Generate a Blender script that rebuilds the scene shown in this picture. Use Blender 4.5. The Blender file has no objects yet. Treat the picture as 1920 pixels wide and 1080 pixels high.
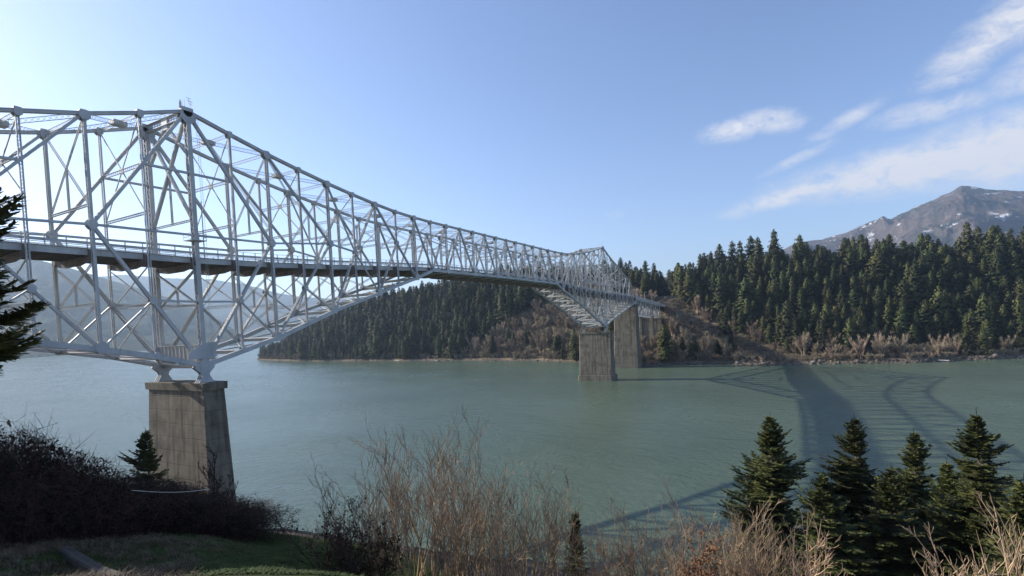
import bpy, math, random
import numpy as np
from mathutils import Vector, Matrix
R = math.radians
random.seed(7); np.random.seed(7)
scn = bpy.context.scene
COL = scn.collection
# ------------------------------------------------------------------ camera
CAM = Vector((-50.623, -86.356, 34.0))
cd = bpy.data.cameras.new('camera'); cam = bpy.data.objects.new('camera', cd); COL.objects.link(cam)
cd.sensor_width = 36.0; cd.lens = 36.0 * 959.34 / 1920.0
cd.shift_y = (633.58 - 540.0) / 1920.0
cd.clip_start = 0.1; cd.clip_end = 40000
Mr = Matrix(((0.47412097641656537, 0.05127052143176057, -0.8789656610777908),
             (-0.8790801427569281, -0.02829741029739637, -0.475833331305111),
             (-0.049268674959465214, 0.9982838224686285, 0.03165450149919249)))
cam.matrix_world = Matrix.Translation(CAM) @ Mr.to_4x4()
scn.camera = cam
scn.view_settings.view_transform = 'Standard'
scn.view_settings.look = 'None'
scn.view_settings.gamma = 1.0
scn.view_settings.exposure = 0.6
scn.cycles.volume_bounces = 0
scn.cycles.max_bounces = 6
scn.cycles.transparent_max_bounces = 8

# ------------------------------------------------------------------ node helper
class NT:
    def __init__(s, tree): s.t = tree; s.n = tree.nodes; s.l = tree.links
    def new(s, typ, **kw):
        n = s.n.new(typ)
        for k, v in kw.items(): setattr(n, k, v)
        return n
    def put(s, sock, v):
        if hasattr(v, 'is_linked') or hasattr(v, 'links'): s.l.new(v, sock)
        else: sock.default_value = v
    def math(s, op, a, b=0.0, c=None):
        n = s.new('ShaderNodeMath', operation=op)
        s.put(n.inputs[0], a); s.put(n.inputs[1], b)
        if c is not None: s.put(n.inputs[2], c)
        return n.outputs[0]
    def noise(s, vec, scale, detail=4, rough=.55, dist=0.0):
        n = s.new('ShaderNodeTexNoise')
        if vec is not None: s.l.new(vec, n.inputs['Vector'])
        n.inputs['Scale'].default_value = scale; n.inputs['Detail'].default_value = detail
        n.inputs['Roughness'].default_value = rough; n.inputs['Distortion'].default_value = dist
        return n.outputs[0]
    def ramp(s, fac, stops, interp='LINEAR'):
        n = s.new('ShaderNodeValToRGB'); s.l.new(fac, n.inputs[0]); cr = n.color_ramp
        cr.interpolation = interp
        while len(cr.elements) < len(stops): cr.elements.new(.5)
        for e, (p, c) in zip(cr.elements, stops):
            e.position = p; e.color = (c, c, c, 1) if isinstance(c, (int, float)) else (*c, 1)
        return n.outputs[0]
    def mix(s, fac, a, b, blend='MIX'):
        n = s.new('ShaderNodeMix', data_type='RGBA', blend_type=blend)
        s.put(n.inputs[0], fac); s.put(n.inputs[6], a); s.put(n.inputs[7], b)
        return n.outputs[2]
    def mapping(s, vec, scale=(1, 1, 1), rot=(0, 0, 0), loc=(0, 0, 0)):
        n = s.new('ShaderNodeMapping'); s.l.new(vec, n.inputs[0])
        n.inputs['Scale'].default_value = scale; n.inputs['Rotation'].default_value = rot; n.inputs['Location'].default_value = loc
        return n.outputs[0]

# ------------------------------------------------------------------ sky, clouds, sun
SUN_AZ, SUN_EL = 98.5, 25.6          # degrees: azimuth from +X towards +Y, elevation
w = bpy.data.worlds.new('World'); scn.world = w; w.use_nodes = True
nt = NT(w.node_tree); nt.n.clear()
sky = nt.new('ShaderNodeTexSky', sky_type='NISHITA')
sky.sun_disc = False; sky.sun_elevation = R(SUN_EL); sky.sun_rotation = R(90 - SUN_AZ)
sky.air_density = 1.0; sky.dust_density = 0.7; sky.ozone_density = 2.0; sky.altitude = 400
tc = nt.new('ShaderNodeTexCoord'); gen = tc.outputs['Generated']
sx = nt.new('ShaderNodeSeparateXYZ'); nt.l.new(gen, sx.inputs[0])
deg = 57.29578
az = nt.math('MULTIPLY', nt.math('ARCTAN2', sx.outputs[1], sx.outputs[0]), deg)
el = nt.math('MULTIPLY', nt.math('ARCSINE', sx.outputs[2]), deg)
cv = nt.new('ShaderNodeCombineXYZ'); nt.l.new(az, cv.inputs[0]); nt.l.new(el, cv.inputs[1])
# wind-drawn streaks: noise coordinates sheared along the drift direction
mp = nt.mapping(cv.outputs[0], scale=(.85, 1.5, 1), rot=(0, 0, R(12)))
n1 = nt.noise(mp, .55, 8, .62, .5)
n2 = nt.noise(mp, 2.4, 6, .6, .3)
mass = None
# (azimuth, elevation, half length, half height, tilt, strength) of each cloud
CL = [(4.0, 17.7, 2.6, .8, -4, 1.1), (.9, 17.8, 2.2, .85, 10, 1.05), (-5.2, 16.5, 3.0, .6, -20, .62),
      (-11.4, 15.8, 3.6, .85, 0, .72), (-11.0, 11.6, 8.0, 1.5, -2, 1.6), (-1.5, 11.0, 5.2, .7, -10, 1.3), (-17.5, 11.6, 7.0, 2.2, 0, 1.5),
      (-14.6, 19.7, 3.4, 1.15, -22, 1.0), (-18.0, 21.3, 4.0, 1.5, -20, 1.15), (-18.2, 17.3, 3.2, 1.2, -25, .8), (-12.6, 17.7, 2.0, .6, 0, .6),
      (-1.2, 14.0, 3.0, .45, -18, .55), (16.5, 10.9, 1.4, .5, 0, .25)]
for (a0, e0, ra, re, tilt, st) in CL:
    c, s_ = math.cos(R(tilt)), math.sin(R(tilt))
    da = nt.math('SUBTRACT', az, a0); de = nt.math('SUBTRACT', el, e0)
    u = nt.math('DIVIDE', nt.math('ADD', nt.math('MULTIPLY', da, c), nt.math('MULTIPLY', de, s_)), ra)
    v = nt.math('DIVIDE', nt.math('SUBTRACT', nt.math('MULTIPLY', de, c), nt.math('MULTIPLY', da, s_)), re)
    q = nt.math('ADD', nt.math('MULTIPLY', u, u), nt.math('MULTIPLY', v, v))
    g = nt.math('MULTIPLY', nt.math('POWER', 2.71828, nt.math('MULTIPLY', q, -.8)), st)
    mass = g if mass is None else nt.math('MAXIMUM', mass, g)
tex = nt.math('ADD', nt.math('MULTIPLY', n1, .75), nt.math('MULTIPLY', n2, .25))
dens = nt.math('MULTIPLY', mass, nt.math('ADD', nt.math('MULTIPLY', tex, 3.4), -.85))
dens = nt.ramp(dens, [(.10, 0.0), (.45, .38), (1.0, .84)], 'LINEAR')
bg1 = nt.new('ShaderNodeBackground'); nt.l.new(nt.mix(1.0, sky.outputs[0], (.97, .955, 1.07, 1), 'MULTIPLY'), bg1.inputs[0]); bg1.inputs[1].default_value = .132
bg2 = nt.new('ShaderNodeBackground'); bg2.inputs[0].default_value = (.95, .935, .955, 1); bg2.inputs[1].default_value = .66
ms = nt.new('ShaderNodeMixShader'); nt.l.new(dens, ms.inputs[0]); nt.l.new(bg1.outputs[0], ms.inputs[1]); nt.l.new(bg2.outputs[0], ms.inputs[2])
wo = nt.new('ShaderNodeOutputWorld'); nt.l.new(ms.outputs[0], wo.inputs[0])

sd = bpy.data.lights.new('sun', 'SUN'); sd.energy = 5.0; sd.angle = R(.5); sd.color = (1.0, .92, .80)
so = bpy.data.objects.new('sun', sd); COL.objects.link(so)
sdir = Vector((math.cos(R(SUN_EL)) * math.cos(R(SUN_AZ)), math.cos(R(SUN_EL)) * math.sin(R(SUN_AZ)), math.sin(R(SUN_EL))))
so.rotation_euler = sdir.to_track_quat('Z', 'Y').to_euler(); so.location = (0, 100, 150)

# ------------------------------------------------------------------ mesh helpers
class MB:
    """collects faces of one mesh"""
    def __init__(s): s.v = []; s.f = []; s.m = []
    def box8(s, p, mi=0):
        b = len(s.v); s.v += [tuple(q) for q in p]
        for q in ((0, 3, 2, 1), (4, 5, 6, 7), (0, 1, 5, 4), (1, 2, 6, 5), (2, 3, 7, 6), (3, 0, 4, 7)):
            s.f.append(tuple(b + i for i in q)); s.m.append(mi)
    def beam(s, a, b, w, h, ref=(0, 0, 1), mi=0):
        a = Vector(a); b = Vector(b); d = b - a
        if d.length < 1e-4: return
        d.normalize(); r = Vector(ref)
        sd_ = d.cross(r)
        if sd_.length < 1e-3: sd_ = d.cross(Vector((1, 0, 0)))
        sd_.normalize(); up = sd_.cross(d).normalized()
        x = sd_ * (w / 2); y = up * (h / 2)
        s.box8([a - x - y, a + x - y, a + x + y, a - x + y, b - x - y, b + x - y, b + x + y, b - x + y], mi)
    def box(s, c, sz, mi=0):
        x, y, z = c; a, b, e = sz[0] / 2, sz[1] / 2, sz[2] / 2
        s.box8([(x - a, y - b, z - e), (x + a, y - b, z - e), (x + a, y + b, z - e), (x - a, y + b, z - e),
                (x - a, y - b, z + e), (x + a, y - b, z + e), (x + a, y + b, z + e), (x - a, y + b, z + e)], mi)
    def face(s, pts, mi=0):
        b = len(s.v); s.v += [tuple(q) for q in pts]; s.f.append(tuple(range(b, b + len(pts)))); s.m.append(mi)
    def prism(s, poly, y0, y1, mi=0):
        """polygon in XZ extruded along Y"""
        b = len(s.v); n = len(poly)
        s.v += [(x, y0, z) for x, z in poly] + [(x, y1, z) for x, z in poly]
        s.f.append(tuple(range(b, b + n))); s.m.append(mi)
        s.f.append(tuple(range(b + 2 * n - 1, b + n - 1, -1))); s.m.append(mi)
        for i in range(n):
            j = (i + 1) % n; s.f.append((b + j, b + i, b + n + i, b + n + j)); s.m.append(mi)
    def tube(s, pts, rad, n=5, mi=0, cap=False):
        b = len(s.v); k = len(pts)
        prev = None
        for i, p in enumerate(pts):
            p = Vector(p); d = (Vector(pts[min(i + 1, k - 1)]) - Vector(pts[max(i - 1, 0)]))
            if d.length < 1e-9: d = Vector((0, 0, 1))
            d.normalize()
            x = d.cross(Vector((.31, .77, .56)) if prev is None else prev)
            if prev is not None: x = prev - d * prev.dot(d)
            if x.length < 1e-6: x = d.orthogonal()
            x.normalize(); prev = x; y = d.cross(x)
            r = rad[i] if hasattr(rad, '__len__') else rad
            for j in range(n):
                a = 2 * math.pi * j / n; s.v.append(tuple(p + x * (r * math.cos(a)) + y * (r * math.sin(a))))
        for i in range(k - 1):
            for j in range(n):
                j2 = (j + 1) % n
                s.f.append((b + i * n + j, b + i * n + j2, b + (i + 1) * n + j2, b + (i + 1) * n + j)); s.m.append(mi)
        if cap:
            s.f.append(tuple(b + (k - 1) * n + j for j in range(n))); s.m.append(mi)
            s.f.append(tuple(b + n - 1 - j for j in range(n))); s.m.append(mi)
    def mesh(s, name, mats, smooth=False):
        me = bpy.data.meshes.new(name); me.from_pydata(s.v, [], s.f)
        for m in (mats if isinstance(mats, (list, tuple)) else [mats]): me.materials.append(m)
        if len(me.materials) > 1: me.polygons.foreach_set('material_index', s.m)
        if smooth: me.polygons.foreach_set('use_smooth', [True] * len(me.polygons))
        me.update(); return me
def link(name, me, parent=None, loc=None, rot=None, scale=None):
    o = bpy.data.objects.new(name, me); COL.objects.link(o)
    if parent: o.parent = parent
    if loc is not None: o.location = loc
    if rot is not None: o.rotation_euler = rot
    if scale is not None: o.scale = scale
    return o
def tag(o, label=None, cat=None, group=None, kind=None):
    if label: o['label'] = label
    if cat: o['category'] = cat
    if group: o['group'] = group
    if kind: o['kind'] = kind
    return o
def grid_mesh(name, X, Y, Z, mat, smooth=True):
    ny, nx = X.shape
    v = np.stack([X, Y, Z], -1).reshape(-1, 3)
    i = np.arange(nx * ny).reshape(ny, nx)
    f = np.stack([i[:-1, :-1], i[:-1, 1:], i[1:, 1:], i[1:, :-1]], -1).reshape(-1, 4)
    me = bpy.data.meshes.new(name); me.vertices.add(len(v)); me.vertices.foreach_set('co', v.ravel())
    me.loops.add(f.size); me.loops.foreach_set('vertex_index', f.ravel().astype(np.int32))
    me.polygons.add(len(f)); me.polygons.foreach_set('loop_start', np.arange(0, f.size, 4, dtype=np.int32))
    me.polygons.foreach_set('use_smooth', [smooth] * len(f))
    me.materials.append(mat); me.update(calc_edges=True); me.validate(); return me
def vnoise(x, y, seed=0):
    """smooth value noise, numpy arrays, about -1..1"""
    x = np.asarray(x, float); y = np.asarray(y, float)
    xi = np.floor(x).astype(np.int64); yi = np.floor(y).astype(np.int64); fx = x - xi; fy = y - yi
    def h(a, b):
        n = (a * 374761393 + b * 668265263 + seed * 982451653) & 0x7fffffff
        n = ((n ^ (n >> 13)) * 1274126177) & 0x7fffffff
        return ((n ^ (n >> 16)) & 0xffff) / 32767.5 - 1
    fx = fx * fx * (3 - 2 * fx); fy = fy * fy * (3 - 2 * fy)
    return (h(xi, yi) * (1 - fx) + h(xi + 1, yi) * fx) * (1 - fy) + (h(xi, yi + 1) * (1 - fx) + h(xi + 1, yi + 1) * fx) * fy
def fbm(x, y, oct=4, seed=0):
    a = 1; t = 0; f = 1
    for o in range(oct): t = t + a * vnoise(np.asarray(x) * f, np.asarray(y) * f, seed + o); a *= .5; f *= 2.03
    return t

# ------------------------------------------------------------------ materials
def material(name):
    m = bpy.data.materials.new(name); m.use_nodes = True; t = NT(m.node_tree)
    b = t.n['Principled BSDF']; return m, t, b
def mat_simple(name, c1, c2, scale, rough=.8, detail=4, obj_var=0.0, spec=.3, stops=(.35, .65), broad=0.0):
    m, t, b = material(name)
    tcx = t.new('ShaderNodeTexCoord')
    n = t.noise(tcx.outputs['Object'], scale, detail)
    col = t.ramp(n, [(stops[0], c1), (stops[1], c2)])
    if broad: col = t.mix(1.0, col, t.ramp(t.noise(tcx.outputs['Object'], broad, 3, .6), [(.35, .5), (.65, 1.3)]), 'MULTIPLY')
    if obj_var:
        oi = t.new('ShaderNodeObjectInfo')
        hs = t.new('ShaderNodeHueSaturation'); t.l.new(col, hs.inputs['Color'])
        t.l.new(t.math('ADD', t.math('MULTIPLY', oi.outputs['Random'], obj_var), 1 - obj_var / 2), hs.inputs['Value'])
        t.l.new(t.math('ADD', t.math('MULTIPLY', t.math('FRACT', t.math('MULTIPLY', oi.outputs['Random'], 7.3)), .05 * obj_var), .5 - .025 * obj_var), hs.inputs['Hue'])
        col = hs.outputs[0]
    t.l.new(col, b.inputs['Base Color']); b.inputs['Roughness'].default_value = rough
    b.inputs['Specular IOR Level'].default_value = spec
    return m
def mat_steel():
    m, t, b = material('painted_steel')
    tcx = t.new('ShaderNodeTexCoord'); P_ = tcx.outputs['Object']
    big = t.noise(P_, .35, 5); fine = t.noise(P_, 3.0, 4)
    col = t.mix(t.ramp(big, [(.35, 0.0), (.7, 1.0)]), (.39, .40, .40, 1), (.53, .53, .52, 1))
    strk = t.noise(t.mapping(P_, scale=(3, 3, .25)), 1.0, 4)
    col = t.mix(t.math('MULTIPLY', t.ramp(strk, [(.55, 0.0), (.72, 1.0)]), .35), col, (.20, .18, .165, 1))
    rust = t.ramp(fine, [(.66, 0.0), (.76, 1.0)])
    col = t.mix(t.math('MULTIPLY', rust, .5), col, (.22, .13, .08, 1))
    t.l.new(col, b.inputs['Base Color']); b.inputs['Roughness'].default_value = .55; b.inputs['Specular IOR Level'].default_value = .35
    return m
def mat_concrete(name, c1, c2, dark):
    m, t, b = material(name)
    tcx = t.new('ShaderNodeTexCoord'); P_ = tcx.outputs['Object']
    col = t.mix(t.ramp(t.noise(P_, .5, 6, .65), [(.3, 0.0), (.7, 1.0)]), (*c1, 1), (*c2, 1))
    strk = t.noise(t.mapping(P_, scale=(.9, .9, .08)), 1.0, 6, .6)
    col = t.mix(t.math('MULTIPLY', t.ramp(strk, [(.47, 0.0), (.66, 1.0)]), .85), col, (*dark, 1))
    blot = t.noise(P_, .22, 5, .6)
    col = t.mix(t.math('MULTIPLY', t.ramp(blot, [(.52, 0.0), (.70, 1.0)]), .6), col, (*dark, 1))
    # horizontal pour lines
    s = t.new('ShaderNodeSeparateXYZ'); t.l.new(P_, s.inputs[0])
    fr = t.math('ABSOLUTE', t.math('SUBTRACT', t.math('FRACT', t.math('DIVIDE', t.math('ADD', s.outputs[2], t.math('MULTIPLY', t.noise(P_, .6, 2), .15)), 2.3)), .5))
    line = t.ramp(fr, [(.0, 1.0), (.035, 0.0)])
    col = t.mix(t.math('MULTIPLY', line, .6), col, (*dark, 1))
    t.l.new(col, b.inputs['Base Color']); b.inputs['Roughness'].default_value = .85; b.inputs['Specular IOR Level'].default_value = .2
    bp = t.new('ShaderNodeBump'); bp.inputs['Strength'].default_value = .4; bp.inputs['Distance'].default_value = .08
    t.l.new(t.math('ADD', t.noise(P_, 2.5, 5), t.math('MULTIPLY', line, -.8)), bp.inputs['Height']); t.l.new(bp.outputs[0], b.inputs['Normal'])
    return m
STEEL = mat_steel()
CONC = mat_concrete('weathered_concrete', (.15, .130, .096), (.23, .205, .158), (.055, .048, .038))
DECKM = mat_simple('deck_steel', (.13, .12, .11), (.20, .185, .17), .8, .8)
ASPH = mat_simple('asphalt', (.045, .045, .047), (.06, .06, .06), 2.0, .9)
RAILM = mat_simple('rail_paint', (.36, .38, .40), (.46, .48, .50), 1.2, .5)
FIR = mat_simple('fir_foliage', (.034, .044, .014), (.100, .108, .034), .28, .75, 5, 1.0, .25, (.35, .65), .075)
FIRN = mat_simple('fir_needles', (.030, .042, .012), (.14, .148, .042), 1.1, .65, 5, .5, .3)
BARK = mat_simple('bark', (.07, .05, .04), (.14, .11, .09), 3.0, .9)
TWIGF = mat_simple('bare_twigs_far', (.23, .178, .122), (.44, .35, .25), .35, .9, 4, .5, .1)
TWIGN = mat_simple('bare_twigs', (.13, .09, .056), (.50, .36, .225), 1.3, .8, 4, .35, .2)
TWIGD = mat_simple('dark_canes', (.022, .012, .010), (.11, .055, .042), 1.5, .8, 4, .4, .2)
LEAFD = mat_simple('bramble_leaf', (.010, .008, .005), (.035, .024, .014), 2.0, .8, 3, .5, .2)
LEAFO = mat_simple('withered_leaf', (.13, .055, .026), (.24, .11, .05), 3.0, .8, 3)
STRAW = mat_simple('dry_grass', (.07, .048, .028), (.24, .175, .11), 3.0, .9, 3)
GRASSM = mat_simple('green_grass', (.030, .050, .010), (.085, .115, .025), 1.6, .8, 4)
ROCKM = mat_simple('shore_rock', (.07, .06, .05), (.20, .17, .14), .5, .9, 5, .6)
WOODM = mat_simple('weathered_timber', (.025, .022, .019), (.075, .064, .055), 9.0, .9, 5)
DRIFT = mat_simple('driftwood', (.40, .36, .31), (.55, .50, .44), 2.0, .9)

# ------------------------------------------------------------------ water
m, t, b = material('river_water'); WATER = m
tcx = t.new('ShaderNodeTexCoord'); P_ = tcx.outputs['Object']
patch = t.noise(P_, .012, 4, .6, .4)
col = t.mix(t.ramp(patch, [(.35, 0.0), (.65, 1.0)]), (.078, .112, .074, 1), (.100, .138, .094, 1))
# small whitecaps and foam flecks: sparse spots inside gusty areas
fl = t.math('MULTIPLY', t.ramp(t.noise(t.mapping(P_, scale=(1, .5, 1), rot=(0, 0, R(-20))), .8, 4, .65), [(.74, 0.0), (.77, 1.0)]), t.ramp(t.noise(P_, .02, 3), [(.45, 0.0), (.6, 1.0)]))
col = t.mix(t.math('MULTIPLY', fl, .8), col, (.65, .68, .66, 1))
t.l.new(col, b.inputs['Base Color']); b.inputs['IOR'].default_value = 1.33; b.inputs['Specular IOR Level'].default_value = .5
t.l.new(t.ramp(t.noise(P_, .02, 4, .6), [(.3, .16), (.7, .30)]), b.inputs['Roughness'])
h1 = t.noise(t.mapping(P_, scale=(1.0, .55, 1), rot=(0, 0, R(25))), .35, 5, .6, .3)
h2 = t.noise(t.mapping(P_, scale=(1.0, .6, 1), rot=(0, 0, R(-12))), 1.3, 4, .6)
gust = t.ramp(t.noise(t.mapping(P_, scale=(1, .45, 1), rot=(0, 0, R(15))), .022, 4, .6, .5), [(.3, .55), (.7, 1.25)])
hh = t.math('MULTIPLY', t.math('ADD', t.math('MULTIPLY', h1, 1.0), t.math('MULTIPLY', h2, .55)), gust)
bp = t.new('ShaderNodeBump'); bp.inputs['Strength'].default_value = .75; bp.inputs['Distance'].default_value = .55
t.l.new(hh, bp.inputs['Height']); t.l.new(bp.outputs[0], b.inputs['Normal'])
wm = MB(); wm.face([(-600, -2400, 0), (7650, -2400, 0), (7650, 8250, 0), (-600, 8250, 0)])
tag(link('river', wm.mesh('river', WATER)), kind='structure')

# ------------------------------------------------------------------ far bank terrain
SHY = np.array([-900, -500, -300, -195, -144, -86, -30, -6, 8, 30, 60, 103, 160, 223, 376, 470, 530, 570, 640, 760, 1000], float)
SHX = np.array([520, 420, 355, 328, 305, 297, 302, 288, 286, 300, 322, 334, 341, 345, 350, 362, 382, 410, 500, 700, 1100], float)
def shore_x(y):
    return np.interp(y, SHY, SHX) + 2.5 * vnoise(np.asarray(y) / 17., 0.3, 5) + 1.2 * vnoise(np.asarray(y) / 5., 0.7, 6)
HY = np.array([-900, -400, -200, -100, -40, 0, 40, 100, 200, 300, 380, 450, 520, 570, 700], float)
HH = np.array([74, 66, 57, 56, 56, 48, 49, 63, 72, 66, 56, 45, 33, 22, 10], float)
D0 = np.interp
def far_ground(x, y):
    x = np.asarray(x, float); y = np.asarray(y, float)
    d = (x - shore_x(y)) * np.interp(y, [-900, 480, 560, 640, 1000], [1, 1, .75, .55, .5])
    H = np.interp(y, HY, HH)
    d0 = np.interp(y, [-900, -250, -150, -60, -25, 10, 40, 90, 400, 600], [25, 22, 20, 14, 26, 44, 20, 6, 5, 4])
    run = np.interp(y, [-900, -150, -40, 10, 60, 140, 600], [120, 120, 95, 62, 85, 100, 100])
    s = np.clip((d - d0) / run, 0, 1); s = s * s * (3 - 2 * s)
    s2 = np.clip((d - d0 - run) / 400., 0, 1)
    z = np.where(d < 0, np.maximum(d * .6, -3), np.minimum(d * .7, 2.0 + .035 * d))
    z = z + s * H * .85 + s2 * H * .35
    n = fbm(x / 26., y / 26., 4, 11) * 2.2 * np.clip(d / 40., 0, 1) + fbm(x / 4., y / 4., 2, 21) * .35 * np.clip(d / 3., 0, 1)
    return z + n
ys = np.concatenate([np.arange(-900, -260, 16), np.arange(-260, 620, 4.), np.arange(620, 1001, 16)])
us = np.concatenate([np.arange(-8, 30, 2.), np.arange(30, 150, 4.), np.arange(150, 900, 25.)])
YY, UU = np.meshgrid(ys, us, indexing='ij')
XX = shore_x(YY) + UU
mg, t, b = material('bank_ground')
tcx = t.new('ShaderNodeTexCoord'); P_ = tcx.outputs['Object']
c = t.ramp(t.noise(P_, .09, 7, .65), [(.3, (.10, .078, .052)), (.5, (.18, .14, .096)), (.7, (.27, .215, .145))])
c = t.mix(t.ramp(t.noise(P_, .03, 4), [(.52, 0.0), (.62, .55)]), c, (.075, .075, .035, 1))
s_ = t.new('ShaderNodeSeparateXYZ'); t.l.new(P_, s_.inputs[0])
c = t.mix(t.ramp(t.math('DIVIDE', s_.outputs[2], 10.0), [(.02, 1.0), (.10, 0.0)]), c, (.12, .10, .078, 1))
t.l.new(c, b.inputs['Base Color']); b.inputs['Roughness'].default_value = .95; b.inputs['Specular IOR Level'].default_value = .1
bp = t.new('ShaderNodeBump'); bp.inputs['Strength'].default_value = 1.0; bp.inputs['Distance'].default_value = .8
t.l.new(t.noise(P_, .8, 6, .7), bp.inputs['Height']); t.l.new(bp.outputs[0], b.inputs['Normal'])
tag(link('far_bank_ground', grid_mesh('far_bank_ground', XX, YY, far_ground(XX, YY), mg)), kind='structure')
def fg(x, y): return float(far_ground(x, y))

# ------------------------------------------------------------------ near bank terrain
NY = np.array([-320, -200, -100, -66, -49, -30, -12, 0, 20, 60, 160], float)
NX = np.array([0, 5, 11, 13, 11, 7, 3.5, 4.5, 2, -10, -40], float)
def near_ground(x, y):
    x = np.asarray(x, float); y = np.asarray(y, float)
    e = np.interp(y, NY, NX) + 1.2 * vnoise(y / 6., x * 0 + .4, 3) - x
    z = np.interp(e, [-30, -6, 0, 4, 12, 25, 45, 54, 64, 80, 140, 260], [-8, -3, 0, 2.4, 5.5, 12.5, 23, 26.6, 29.6, 32.3, 39, 45])
    rr_ = np.sqrt((x - CAM.x) ** 2 + (y - CAM.y) ** 2)
    z = z + 3.0 * np.exp(-(rr_ / 14.) ** 3)
    return z + fbm(x / 5., y / 5., 3, 31) * .35 * np.clip(e / 6., 0, 1) + fbm(x / .8, y / .8, 2, 41) * .05
def ng(x, y): return float(near_ground(x, y))
xs = np.concatenate([np.arange(-260, -60, 6.), np.arange(-60, -24, .5), np.arange(-24, 30, 1.5)])
ys2 = np.concatenate([np.arange(-320, -96, 8.), np.arange(-96, -44, .5), np.arange(-44, 160, 3.)])
GY, GX = np.meshgrid(ys2, xs, indexing='ij')
mgn, t, b = material('near_ground')
tcx = t.new('ShaderNodeTexCoord'); P_ = tcx.outputs['Object']
soil = t.ramp(t.noise(P_, 1.2, 8, .7), [(.3, (.045, .034, .026)), (.5, (.10, .078, .060)), (.72, (.21, .17, .13))])
grass = t.ramp(t.noise(P_, 2.2, 7, .7), [(.3, (.018, .03, .008)), (.55, (.045, .065, .014)), (.75, (.085, .11, .03))])
# the mown green strip lies down the slope, away from the path
gp = t.new('ShaderNodeVectorMath', operation='DISTANCE'); t.l.new(P_, gp.inputs[0]); gp.inputs[1].default_value = (-38.5, -71.0, 27.0)
gd = t.math('ADD', gp.outputs['Value'], t.math('MULTIPLY', t.noise(P_, .5, 4), 4.0))
c = t.mix(t.ramp(t.math('DIVIDE', gd, 20.0), [(.60, 1.0), (.80, 0.0)]), soil, grass)
t.l.new(c, b.inputs['Base Color']); b.inputs['Roughness'].default_value = .95; b.inputs['Specular IOR Level'].default_value = .1
bp = t.new('ShaderNodeBump'); bp.inputs['Strength'].default_value = .8; bp.inputs['Distance'].default_value = .12
t.l.new(t.noise(P_, 5.0, 7, .7), bp.inputs['Height']); t.l.new(bp.outputs[0], b.inputs['Normal'])
tag(link('near_bank_ground', grid_mesh('near_bank_ground', GX, GY, near_ground(GX, GY), mgn)), kind='structure')

# ------------------------------------------------------------------ distant hills and the mountain
def azdir(a): return Vector((math.cos(R(a)), math.sin(R(a)), 0))
def ridge(name, prof, dist, run, mat, seed, rough=.06, back=None, kind=True, gull=1.0):
    """height field with a skyline through (azimuth, elevation) points at the given distance, falling to the water towards the viewer"""
    A = np.array([p[0] for p in prof], float); E = np.array([p[1] for p in prof], float)
    na, nr = 420, 120
    a = np.linspace(A.min(), A.max(), na); tt = np.linspace(0, 1.5, nr)
    top = CAM.z + dist * np.tan(np.radians(np.interp(a, A[::-1] if A[0] > A[-1] else A, E[::-1] if A[0] > A[-1] else E)))
    AA, TT = np.meshgrid(a, tt, indexing='ij'); TOP = np.repeat(top[:, None], nr, 1)
    rr = dist - run * (1 - TT)
    X = CAM.x + rr * np.cos(np.radians(AA)); Y = CAM.y + rr * np.sin(np.radians(AA))
    base = np.where(TT <= 1, TT ** 1.25, np.clip(1 - (TT - 1) * 1.1, 0, 1))
    sc_ = run / 5.
    wx = X + fbm(X / sc_, Y / sc_, 2, seed + 50) * sc_ * .35; wy = Y + fbm(X / sc_ + 9, Y / sc_, 2, seed + 60) * sc_ * .35
    rg = 1 - np.abs(fbm(wx / sc_, wy / sc_, 6, seed))
    fade = np.clip(TT * 3, 0, 1) * np.clip(np.abs(1 - TT) * 7, 0.06, 1)
    Z = TOP * (base + rough * gull * (rg - .6) * fade) + fbm(X / (run / 60.), Y / (run / 60.), 3, seed + 7) * TOP * .006 * np.clip(TT * 4, 0, 1)
    Z = np.where(TT < .02, -3, Z)
    o = link(name, grid_mesh(name, X, Y, Z, mat)); tag(o, kind='structure'); return o
def mat_hill(name, c1, c2, sc, snow=False):
    m, t, b = material(name); tcx = t.new('ShaderNodeTexCoord'); P_ = tcx.outputs['Object']
    c = t.ramp(t.noise(P_, sc, 7, .65), [(.35, c1), (.65, c2)])
    if snow:
        g = t.new('ShaderNodeNewGeometry'); sn = t.new('ShaderNodeSeparateXYZ'); t.l.new(g.outputs['Normal'], sn.inputs[0])
        sp = t.new('ShaderNodeSeparateXYZ'); t.l.new(P_, sp.inputs[0])
        wood = t.noise(t.mapping(P_, scale=(1, 1, 2.2)), sc * .7, 6, .6)
        c = t.mix(t.math('MULTIPLY', t.ramp(wood, [(.47, 0.0), (.56, 1.0)]), .85), c, (.045, .055, .045, 1))
        rock = t.ramp(t.noise(t.mapping(P_, scale=(1, 1, .5)), sc * 4, 5, .7), [(.5, 0.0), (.7, .5)])
        c = t.mix(rock, c, (.27, .215, .185, 1))
        sf = t.math('MULTIPLY', t.ramp(t.noise(t.mapping(P_, scale=(1, 1, 1.6)), sc * 2.6, 6, .68), [(.58, 0.0), (.63, 1.0)]), t.ramp(t.math('DIVIDE', sp.outputs[2], 1000.0), [(.32, 0.0), (.45, 1.0)]))
        sf = t.math('MULTIPLY', sf, t.ramp(t.noise(P_, sc * .5, 3), [(.45, 0.0), (.55, 1.0)]))
        c = t.mix(sf, c, (.80, .82, .86, 1))
    bp = t.new('ShaderNodeBump'); bp.inputs['Strength'].default_value = .9; bp.inputs['Distance'].default_value = 40.0
    t.l.new(t.noise(t.mapping(P_, scale=(1, 1, .6)), .02 if snow else .03, 8, .7), bp.inputs['Height']); t.l.new(bp.outputs[0], b.inputs['Normal'])
    t.l.new(c, b.inputs['Base Color']); b.inputs['Roughness'].default_value = 1.0; b.inputs['Specular IOR Level'].default_value = .05
    return m
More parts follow.
